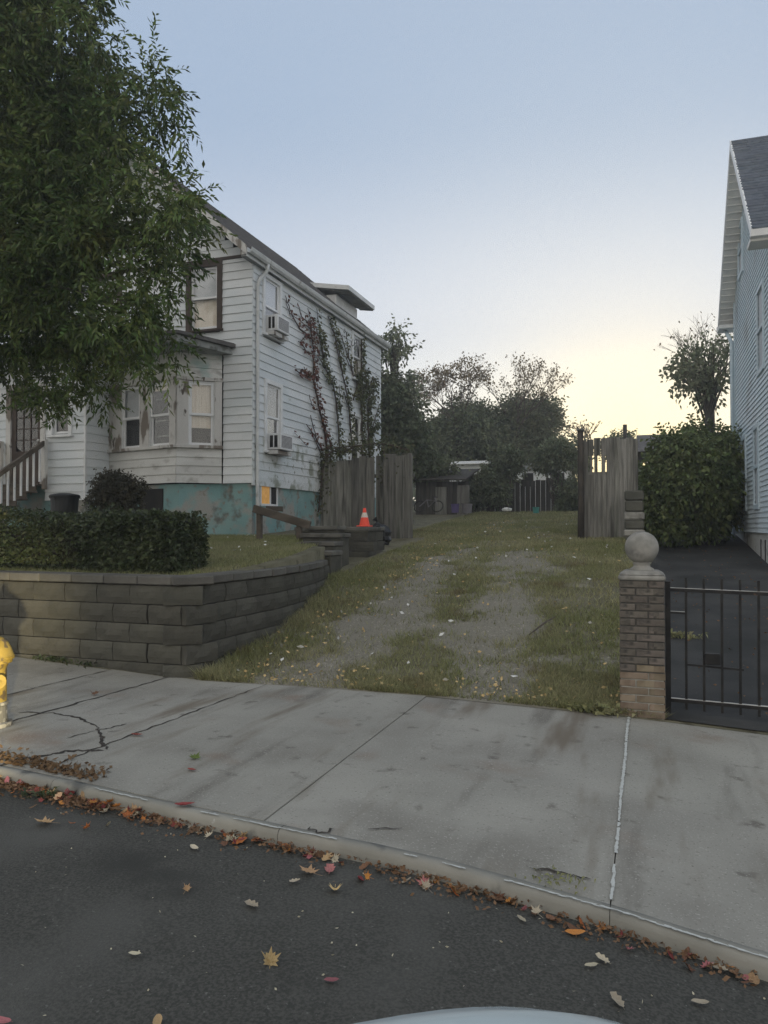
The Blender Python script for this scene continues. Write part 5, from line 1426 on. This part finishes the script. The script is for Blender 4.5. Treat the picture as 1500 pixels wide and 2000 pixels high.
# vine tangle along the top of the left fence
t = thing('fence_creeper', 'tangled creeper lying over the top of the plank fence', 'climbing plant', tuple(at(680, 880, 17.9)))
mb = MB(); P = []; 
for line in ([(626, 878), (660, 874), (700, 870), (735, 866), (760, 868), (800, 880)], [(630, 900), (650, 880), (668, 884), (690, 874)], [(636, 885), (628, 940), (622, 1000)], [(748, 868), (752, 900), (748, 940)], [(765, 900), (785, 915), (790, 930)]):
    pts = [at(x, y, 17.55) for x, y in line]; mb.tube(pts, .02, 5)
    for a, b in zip(pts[:-1], pts[1:]):
        for _ in range(int((b - a).length * 190)):
            q = a.lerp(b, random.random()); P.append((q.x + random.gauss(0, .10), q.y + random.uniform(-.1, .3), q.z + random.gauss(0, .10)))
mb.build('stem', M['vinestem'], t)
P = np.array(P); k = len(P); leaf_cards('leaves', P, rng.normal(size=(k, 3)) + np.array([0, -.3, -.3]), .085 * rng.uniform(.6, 1.3, k), .06, M['vineleaf'], t)
for k, (px, py, rx, ry, n_, lab) in enumerate(((962, 948, 34, 42, 1300, 'dark tangled shrub over the left end of the board fence'), (992, 905, 34, 26, 700, 'shrub hanging over the middle of the board fence'), (1084, 890, 30, 26, 700, 'leafy growth above the right end of the board fence'),
        (1112, 960, 22, 44, 800, 'dark shrub beside the open gate post'), (846, 916, 44, 20, 1000, 'creeper mass lying on the lean-to shed roof'), (926, 962, 22, 36, 700, 'low scrub between the shed and the board fence'))):
    c = at(px, py, 28.6 if k != 4 else 27.6); q = Vector((c.x, c.y)).length / F
    shrub('tangled_shrub', lab, 'shrub', tuple(c), (rx * q, .6, ry * q), n_, .13, .08, M['bgleaf'], 'tangled growth at the back of the lot', 14, float(G(c.x, c.y)))
# far woods that close the view
P = []
n = 26000
xx = rng.uniform(-60, 60, n); top = (2.2 + 5.0 * fbm(xx, 0 * xx, .16, 3) + 1.3 * fbm(xx, 0 * xx, .7, 4)) * (1 - .62 * np.exp(-((xx + 4.5) / 4.5) ** 2))
P = np.stack([xx, rng.uniform(62, 68, n), 2.2 + (top) * rng.random(n) ** .8 - .2], -1)
o = leaf_cards('woods', P, rng.normal(size=(n, 3)), .75 * rng.uniform(.6, 1.3, n), .5, M['bgleaf']); o['kind'] = 'stuff'; o['label'] = 'far belt of trees closing the view'

# ------------------------------------------------------------------ grass, gravel, litter
def blades(name, X, Y, Z, h, w_, mt):
    n = len(X)
    a = rng.uniform(0, 2 * np.pi, n); ln = h * rng.uniform(.5, 1.3, n); lean = rng.normal(0, .55, (n, 2)) * ln[:, None]
    dx_, dy_ = np.cos(a) * w_ / 2, np.sin(a) * w_ / 2
    P0 = np.stack([X - dx_, Y - dy_, Z - .005], -1); P1 = np.stack([X + dx_, Y + dy_, Z - .005], -1)
    P2 = np.stack([X + lean[:, 0], Y + lean[:, 1], Z + ln], -1)
    me = fast_mesh(name, np.stack([P0, P1, P2], 1).reshape(-1, 3), np.arange(3 * n).reshape(-1, 3))
    o = link(name, me, None, mt); o['kind'] = 'stuff'; return o
n = 330000
Y = 7.12 + (28 - 7.12) * rng.random(n) ** 1.9; X = rng.uniform(-6.0, .12, n)
wallx = np.where(Y < 11.9, np.interp(Y, WY, WX) + .02, np.where(Y < 17.6, -5.0, -9))
keep = (X > wallx) & (X < np.where(Y < 17.6, .05 + .1 * fbm(X, Y, 3), 8))
g = gravel(X, Y)
keep &= rng.random(n) > np.clip((g - .12) * 1.25, 0, .95)
keep &= rng.random(n) < .18 + .82 * np.clip(fbm(X, Y, 1.3, 7) * 2.8 - .75, 0, 1)
X, Y = X[keep], Y[keep]
o = blades('grass', X, Y, G(X, Y), .045 + .04 * fbm(X, Y, 1.5, 2) + .05 * (np.interp(Y, WY, WX) + .35 > X) * (Y < 12), .010 + .0006 * (Y - 7), M['grass']); o['label'] = 'patchy olive grass over the sloping lot'
n = 60000
Y = rng.uniform(7.4, 14.1, n); X = rng.uniform(-9.5, -4.8, n)
keep = X < np.where(Y < 12.0, np.interp(Y, WY, WX) - .3, -5.98)
X, Y = X[keep], Y[keep]
o = blades('lawn_grass', X, Y, yz(X, Y), .055, .011, M['yardgrass']); o['label'] = 'short lawn grass on the raised front yard'
# gravel chips
n = 60000
Y = 7.12 + 9.5 * rng.random(n) ** 1.5; X = rng.uniform(-4.6, -.3, n)
k = rng.random(n) < np.clip(gravel(X, Y) - .25, 0, 1) * .9
X, Y = X[k], Y[k]; n = len(X); Z = G(X, Y)
s_ = (.006 + .010 * rng.random(n) ** 2)[:, None]
base = np.array([[-1, -.7, -.2], [.9, -.8, -.2], [.8, .9, -.2], [-.8, .8, -.2], [.1, 0, .8]])
V = (np.stack([X, Y, Z], -1)[:, None, :] + (base[None] + rng.normal(0, .25, (n, 5, 3))) * s_[:, None, :]).reshape(-1, 3)
f = np.array([[0, 1, 4], [1, 2, 4], [2, 3, 4], [3, 0, 4]])
o = link('gravel', fast_mesh('gravel', V, (np.arange(n)[:, None, None] * 5 + f[None]).reshape(-1, 3)), None, M['stone']); o['kind'] = 'stuff'; o['label'] = 'loose grey gravel in the wheel tracks'
# weeds along walls and pillar
def tuft(name, label, cat, x, y, z, r_, n, h, mt, group=None):
    X = x + rng.normal(0, r_, n); Y = y + rng.normal(0, r_ * .5, n)
    D = np.stack([rng.normal(0, .6, n), rng.normal(0, .6, n), np.full(n, 1.0)], -1)
    P = np.stack([X, Y, np.full(n, z) + 0 * X], -1)
    t = thing(name, label, cat, (x, y, z), group)
    leaf_cards('leaves', P, D, h * rng.uniform(.4, 1.2, n), h * .22, mt, t, .4)
tuft('weed_tuft', 'dark weed tuft at the foot of the block wall left of its corner', 'weeds', *gpt(175, 1296), float(walk(*gpt(175, 1296))), .16, 160, .12, M['hedge'])
tuft('weed_tuft', 'lower weed tuft at the wall foot nearer the rounded corner', 'weeds', *gpt(110, 1290), float(walk(*gpt(110, 1290))), .10, 90, .13, M['hedge'])
tuft('weed_tuft', 'grassy tuft at the left foot of the brick pillar', 'weeds', -.42, 7.12, .02, .12, 220, .16, M['grass'])
tuft('weed_tuft', 'dry tuft growing on the kerb edge by the white joint', 'weeds', -.42, float(ky(-.42)) + .14, float(walk(-.42, float(ky(-.42)) + .14)), .09, 60, .05, M['yardgrass'])
tuft('weed_tuft', 'pale weeds on the drive just behind the stone ball', 'weeds', .28, 10.5, float(G(.28, 10.5)), .16, 160, .16, M['grass'])
tuft('weed_tuft', 'sprig of weeds in the gutter where the kerb is broken', 'weeds', *gpt(85, 1535), float(walk(*gpt(85, 1535))) - .05, .06, 60, .08, M['hedge'])
# branch on the grass
a, b = at(1033, 1192, 9.15), at(1083, 1165, 9.75)
st_ = thing('fallen_branch', 'thin fallen branch lying across the right wheel track', 'branch', (a.x, a.y, float(G(a.x, a.y))))
mb = MB(); pa = Vector((a.x, a.y, float(G(a.x, a.y)) + .04)); pb = Vector((b.x, b.y, float(G(b.x, b.y)) + .08)); mb.tube([pa, pa.lerp(pb, .5) + Vector((.02, 0, .03)), pb], [.008, .012, .006], 5); mb.build('stick', M['twig'], st_)

# leaf shapes for single fallen leaves
def leaf_outline(kind, r_):
    pts = []
    if kind == 'maple':
        for k in range(22):
            a = 2 * math.pi * k / 22; tip = [1.0, .55, .72, .5, .95, .48, .66, .42, .8, .4, .35, .22, .35, .4, .8, .42, .66, .48, .95, .5, .72, .55][k]
            pts.append((math.sin(a) * tip * r_.uniform(.85, 1.1), math.cos(a) * tip * r_.uniform(.85, 1.1)))
    elif kind == 'oval':
        for k in range(14):
            a = 2 * math.pi * k / 14; pts.append((.42 * math.sin(a) * r_.uniform(.9, 1.1), math.cos(a) * r_.uniform(.95, 1.05)))
    else:
        for k in range(18):
            a = 2 * math.pi * k / 18; q = (.42 if k % 2 else .62); pts.append((q * math.sin(a), math.cos(a) * r_.uniform(.85, 1.05)))
    return pts
def leaf_me(kind, seed, mt, curl):
    r_ = random.Random(seed); pts = leaf_outline(kind, r_); n = len(pts)
    zc = lambda x, y: curl * (x * x * .9 + y * y * .35) + r_.uniform(-.05, .05) + .12 * curl * math.sin(4 * x + seed)
    V = [(0, 0, .02)] + [(x * .5, y * .5, zc(x * .5, y * .5)) for x, y in pts] + [(x, y, zc(x, y)) for x, y in pts]
    f = [(0, 1 + (k + 1) % n, 1 + k) for k in range(n)] + [(1 + k, 1 + (k + 1) % n, 1 + n + (k + 1) % n, 1 + n + k) for k in range(n)]
    b = len(V); V += [(-.025, -.25, .03), (.025, -.25, .03), (.02, -1.25, .10), (-.02, -1.25, .10)]; f.append((b, b + 1, b + 2, b + 3))
    me = bpy.data.meshes.new('fallen_leaf'); me.from_pydata(V, [], f); me.materials.append(mt); return me
LM = {}
for cn_ in ('red', 'orange', 'tan', 'pale', 'brown', 'pink', 'green'):
    LM[cn_] = [leaf_me(k, i * 7 + len(cn_), M['leaf_' + cn_], c) for i, (k, c) in enumerate((('maple', .45), ('oak', .6), ('oval', .5), ('maple', .8)))]
def ground_at(px, py):
    d = ray(px, py); t = 4.0
    for _ in range(30):
        x, y = d[0] * t, d[1] * t
        z = float(roadz(x, y)) if y < ky(x) else float(walk(x, y))
        t = .5 * t + .5 * (CAMZ - z) / -d[2]
    return Vector((d[0] * t, d[1] * t, z))
def fallen(label, px, py, size, col, shape, rot, tilt=(0, 0), group=None):
    p = ground_at(px, py)
    o = link('fallen_leaf', LM[col][shape], None); o.location = (p.x, p.y, p.z + .012 + size * .05); o.scale = (size * .80,) * 3
    o.rotation_euler = (R(tilt[0]), R(tilt[1]), R(rot)); tag(o, label, 'leaf', group)
fallen('large tan maple leaf standing curled on the open asphalt', 530, 1875, .062, 'tan', 3, 30, (35, 10))
fallen('pale curled leaf alone on the asphalt left of the tan maple leaf', 268, 1860, .032, 'pale', 2, 100)
fallen('pale torn leaf lying mid road below the kerb', 494, 1766, .050, 'pale', 1, 70)
fallen('small dry brown leaf curled up on the road below the pale oval leaf', 368, 1735, .034, 'tan', 3, 10, (30, 20))
fallen('pale oval leaf at the edge of the leaf drift', 382, 1655, .046, 'pale', 2, 60)
fallen('orange tan maple leaf with a stem just off the left leaf drift', 93, 1607, .085, 'tan', 0, 110, (8, 5))
fallen('bright orange leaf at the right end of the left leaf drift', 253, 1594, .060, 'orange', 3, 40, (15, 0))
fallen('wide tan maple leaf in the drift beside the crimson leaves', 605, 1703, .080, 'tan', 0, 80, (6, 4))
fallen('brown maple leaf touching the wide tan one', 655, 1735, .058, 'tan', 3, 200, (10, 0))
fallen('crimson leaf in the drift under the kerb', 645, 1698, .060, 'pink', 1, 20)
fallen('white scrap-like pale leaf at the tip of the wide tan leaf', 577, 1720, .035, 'pale', 1, 140)
fallen('bright pink leaf on the dark road at the bottom', 648, 1911, .035, 'pink', 2, 110)
fallen('green leaf lying on the pavement slab', 383, 1481, .075, 'green', 0, 70, (12, 0))
fallen('small red leaf just below the green leaf on the slab', 377, 1504, .045, 'red', 2, 80)
fallen('long reddish leaf near the kerb on the pavement', 363, 1572, .07, 'red', 2, 120)
fallen('brown leaf caught in the pavement joint', 188, 1357, .07, 'brown', 3, 30, (12, 0))
fallen('reddish brown leaf in the middle of the slanting joint', 270, 1436, .06, 'red', 2, 100)
fallen('yellowish leaf by the lower edge of the road', 313, 1992, .045, 'tan', 2, 30)
fallen('muted pink leaf at the lower left corner', 12, 1990, .045, 'pink', 2, 95)
fallen('pale curled leaf on the road right of the joint', 1172, 1870, .040, 'pale', 1, 60, (10, 0))
fallen('second pale leaf lying just above the first by the gutter', 1150, 1882, .035, 'pale', 2, 120)
fallen('pale leaf close to the car nose at the bottom', 1200, 1950, .045, 'pale', 1, 40, (14, 4))
fallen('dry whitish leaf farthest right on the asphalt', 1360, 1953, .040, 'pale', 2, 100)
fallen('pale leaf against the kerb at the right', 1398, 1888, .042, 'pale', 1, 70)
fallen('yellow green leaf on the gutter grit at the right', 1345, 1860, .040, 'tan', 1, 50)
# drift along the kerb
cols = ['red', 'orange', 'brown', 'tan', 'red', 'brown', 'orange', 'pink', 'pale']
shn = ['maple', 'lobed', 'oval', 'curled maple']
hue = {'red': 'dark red', 'orange': 'orange brown', 'brown': 'dull brown', 'tan': 'light tan', 'pink': 'crimson', 'pale': 'bleached pale'}
def zone(x): return 'below the broken kerb by the hydrant' if x < -3.4 else 'in the drift below the left of the apron' if x < -2.5 else 'in the drift below the middle of the apron' if x < -1.3 else 'in the thin drift left of the white joint' if x < -.25 else 'in the gutter right of the white joint'
def drift_x():
    u = random.random()
    if u < .48: return random.uniform(-4.3, -2.9)
    if u < .68: return random.uniform(-2.9, -2.1)
    if u < .92: return random.uniform(-2.2, -.35)
    return random.uniform(-.35, .4)
for k in range(170):
    x = drift_x(); wdt = .11 if x < -2.8 else .07
    y = float(ky(x)) - .02 - abs(random.gauss(0, wdt)); z = float(roadz(x, y))
    c = random.choice(cols if x < -2 else cols[1:]); q = random.randrange(4); o = link('fallen_leaf', LM[c][q], None)
    s_ = random.uniform(.022, .046); o.location = (x, y, z + .012 + random.uniform(0, .03) * (x < -2.8)); o.scale = (s_,) * 3
    o.rotation_euler = (random.gauss(0, .4), random.gauss(0, .4), random.uniform(0, 6.3)); lb = hue[c] + ' ' + shn[q] + ' leaf ' + zone(x); tag(o, lb, 'leaf', lb.replace(' leaf ', ' leaves '))
# crumbs too small to pick apart
def crumbs(name, P, size, mt, label):
    n = len(P); D = rng.normal(size=(n, 3)); D[:, 2] = np.abs(D[:, 2]) * .25
    o = leaf_cards(name, P, D, size * rng.uniform(.5, 1.4, n), size * .6, mt, None, .0); o['kind'] = 'stuff'; o['label'] = label
n = 3000; x = np.array([drift_x() for _ in range(n)]); x = x[(vnoise(x, 0 * x, 3.2, 3) > rng.random(n) * .8 + .1) | (x < -3.0)]; n = len(x); y = ky(x) - .01 - np.abs(rng.normal(0, .075, n)); crumbs('leaf_crumbs', np.stack([x, y, roadz(x, y) + .008 + .02 * rng.random(n)], -1), .026, M['leaf_brown'], 'broken leaf crumbs in the gutter')
n = 500; x = rng.uniform(-4.4, -3.3, n); y = ky(x) + .1 + np.abs(rng.normal(0, .10, n)); crumbs('leaf_fragments', np.stack([x, y, walk(x, y) + .01], -1), .04, M['leaf_brown'], 'leaf fragments on the broken pavement edge')
n = 190; x = rng.uniform(-4, 1.5, n); y = ky(x) - rng.uniform(.1, 2.4, n); crumbs('road_litter', np.stack([x, y, roadz(x, y) + .006], -1), .014, M['leaf_pale'], 'tiny pale flecks scattered on the asphalt')
n = 1500; Y = 7.15 + 16 * rng.random(n) ** 1.6; X = rng.uniform(-4.5, 0, n); ok = (X > np.where(Y < 11.9, np.interp(Y, WY, WX) + .1, -5)) & (rng.random(n) < np.clip(.12 + 1.0 * np.exp(-((X + 4.1) / .6) ** 2) + .8 * (Y < 7.7) + 1.6 * (fbm(X, Y, 1.1, 9) - .5), 0, 1)); X, Y = X[ok], Y[ok]
crumbs('lot_litter', np.stack([X, Y, G(X, Y) + .035], -1), .05, M['leaf_tan'], 'dry leaf litter scattered over the grass')
n = 75; Y = 7.15 + 16 * rng.random(n) ** 1.4; X = rng.uniform(-4.5, -.1, n); ok = X > np.where(Y < 11.9, np.interp(Y, WY, WX) + .1, -5); X, Y = X[ok], Y[ok]
crumbs('paper_litter', np.stack([X, Y, G(X, Y) + .05], -1), .07, M['white'], 'scraps of pale litter on the grass')
n = 34; Y = rng.uniform(8, 14, n); X = rng.uniform(-8, -5.2, n); n2 = 260; X2 = rng.uniform(.2, 2.2, n2); Y2 = 7.5 + 12 * rng.random(n2); crumbs('drive_litter', np.stack([X2, Y2, G(X2, Y2) + .02], -1), .04, M['leaf_brown'], 'dry leaf bits on the side drive'); crumbs('yard_litter', np.stack([X, Y, yz(X, Y) + .05], -1), .06, M['white'], 'pale scraps on the raised lawn')

# ------------------------------------------------------------------ fire hydrant
hp = ground_at(-13, 1415)
hz = float(walk(hp.x, hp.y))
hy = thing('fire_hydrant', 'worn yellow fire hydrant with a domed bonnet at the left edge', 'fire hydrant', (hp.x, hp.y, hz))
H = (hp.x, hp.y, hz)
mb = MB(); mb.lathe([(0, 0), (.155, 0), (.155, .03), (.12, .035), (.112, .16), (.125, .17), (.125, .19), (.11, .195)], H, 24); mb.build('base', M['hydgrey'], hy, smooth=False)
mb = MB(); mb.lathe([(.11, .19), (.108, .46), (.125, .50), (.15, .505), (.15, .53), (.165, .535), (.165, .555)], H, 24); mb.build('barrel', M['hyd'], hy)
mb = MB(); mb.lathe([(.165, .556), (.155, .575), (.14, .62), (.115, .67), (.075, .705), (.04, .715), (.035, .73), (0, .73)], H, 24); mb.build('bonnet', M['hyd'], hy, smooth=True)
mb = MB(); mb.lathe([(.026, .72), (.022, .775), (0, .775)], H, 5); mb.build('operating_nut', M['hyd'], hy)
for a, rr_, z in ((150, .058, .38), (240, .075, .36), (330, .058, .38)):
    d = Vector((math.cos(R(a)), math.sin(R(a)), 0)); c = Vector(H) + Vector((0, 0, z))
    mb = MB(); mb.tube([c + d * .09, c + d * .15, c + d * .151, c + d * .20], [rr_ * .8, rr_ * .8, rr_, rr_], 12); nz = mb.build('nozzle_cap', M['hyd'], hy)
    mb = MB(); mb.tube([c + d * .20, c + d * .235], [.018, .015], 5); mb.build('cap_nut', M['hyd'], nz)

# ------------------------------------------------------------------ the car whose nose shows at the bottom
HD = R(38)                                                   # heading, left of +Y
fwd = Vector((-math.sin(HD), math.cos(HD), 0)); lft = Vector((-math.cos(HD), -math.sin(HD), 0))
NOSE = Vector((-.65, 1.225, 0))                                # middle of the nose in plan
carz = float(roadz(-.4, -.5)) - .035
car = thing('parked_car', 'pale blue white car whose bonnet edge shows at the bottom', 'car', (NOSE.x - fwd.x * 2, NOSE.y - fwd.y * 2, carz))
def cp(x, y, z): v = NOSE - fwd * x + lft * y; return (v.x, v.y, carz + z)
def loft(sections, n=20, close=True):
    """sections: (x, half width, z bottom, z top, roundness)"""
    V = []; Q = []
    for x, hw, zb, zt, rd in sections:
        for k in range(n):
            a = 2 * math.pi * k / n; c, s_ = math.cos(a), math.sin(a)
            e = 2 / rd
            y = hw * math.copysign(abs(c) ** e, c); z = (zb + zt) / 2 + (zt - zb) / 2 * math.copysign(abs(s_) ** e, s_)
            V.append(cp(x, y, z))
    for i_ in range(len(sections) - 1):
        for k in range(n): Q.append((i_ * n + k, i_ * n + (k + 1) % n, (i_ + 1) * n + (k + 1) % n, (i_ + 1) * n + k))
    mb = MB(); mb.add(V, Q + [tuple(reversed(range(n))), tuple((len(sections) - 1) * n + k for k in range(n))]); return mb
loft([(.0, .42, .30, .74, 2.4), (.02, .51, .27, .80, 2.5), (.04, .58, .24, .84, 2.6), (.08, .65, .23, .87, 2.7), (.12, .70, .22, .90, 2.8), (.20, .755, .21, .93, 2.9), (.30, .80, .20, .95, 3.0), (.55, .85, .195, .973, 3.3), (.8, .88, .19, .99, 3.6), (1.3, .89, .19, 1.0, 4), (2.6, .89, .19, 1.0, 4), (3.6, .87, .2, 1.0, 4), (4.2, .80, .3, .95, 3.5), (4.35, .7, .4, .85, 3)], 64).build('body', M['carpaint'], car, smooth=True)
loft([(1.25, .74, .95, 1.02, 3), (1.95, .68, .95, 1.44, 3.4), (2.6, .67, .95, 1.50, 3.6), (3.3, .66, .95, 1.46, 3.4), (3.9, .68, .93, 1.04, 3)], 24).build('cabin', M['dark'], car, smooth=True)
loft([(1.96, .60, 1.40, 1.47, 3), (2.6, .62, 1.46, 1.53, 3), (3.3, .60, 1.42, 1.49, 3)], 20).build('roof', M['carpaint'], car, smooth=True)
mb = MB(); mb.add([cp(.36, -.70, .945), cp(.36, .70, .945), cp(1.2, .74, 1.01), cp(1.2, -.74, 1.01)], [(0, 1, 2, 3)])
mb = MB(); mb.add([cp(-.012, -.38, .42), cp(-.012, .38, .42), cp(-.008, .36, .6), cp(-.008, -.36, .6), cp(.05, -.38, .42), cp(.05, .38, .42), cp(.05, .36, .6), cp(.05, -.36, .6)], [(0, 1, 2, 3), (4, 7, 6, 5), (0, 4, 5, 1), (1, 5, 6, 2), (2, 6, 7, 3), (3, 7, 4, 0)]); mb.build('grille', M['dark'], car)
for sg in (1, -1):
    mb = MB(); c = Vector(cp(.10 if sg > 0 else .20, sg * .64, .70 if sg > 0 else .66)); mb.tube([c + fwd * -.04, c + fwd * .05], [.085, .07], 14); mb.build('headlight', M['lens'] if sg > 0 else M['vinyl'], car)
for x in (.85, 3.45):
    for sg in (1, -1):
        c = Vector(cp(x, sg * .82, .32)); wm = MB()
        wm.tube([c - lft * .10 * sg * -1 * -1, c + lft * sg * .09], [.32, .32], 24); wh = wm.build('wheel', M['tyre'], car, bevel=.02)
        mb = MB(); mb.tube([c + lft * sg * .085, c + lft * sg * .097], [.21, .19], 18); mb.build('rim', M['alloy'], wh)
lp = Vector(cp(-.08, .66, .70))
ld = bpy.data.lights.new('headlight_lamp', 'SPOT'); ld.energy = 1900; ld.color = (1, .84, .5); ld.spot_size = R(21); ld.spot_blend = 1.0; ld.shadow_soft_size = .05
lo = bpy.data.objects.new('headlight_lamp', ld); COL.objects.link(lo); lo.location = lp
tgt = Vector((-8.0, 7.1, .66)); lo.rotation_euler = (tgt - lp).to_track_quat('-Z', 'Y').to_euler()
lo.parent = car; lo.matrix_parent_inverse = Matrix.Translation(-ORG[car])

# ------------------------------------------------------------------ evening veil, a volume added to stand in for lens glare
hm = bpy.data.materials.new('glare_veil'); hm.use_nodes = True
ht = hm.node_tree; ht.nodes.clear()
hout = ht.nodes.new('ShaderNodeOutputMaterial'); hv = ht.nodes.new('ShaderNodeVolumePrincipled')
hv.inputs['Color'].default_value = (.95, .96, .97, 1); hv.inputs['Density'].default_value = .0034; hv.inputs['Anisotropy'].default_value = .55
ht.links.new(hv.outputs[0], hout.inputs['Volume'])
mb = MB(); mb.box(-96, 96, -96, 96, -3.4, 13.5); o = mb.build('glare_veil', hm); o['kind'] = 'stuff'; o['label'] = 'pale evening veil added for lens glare'
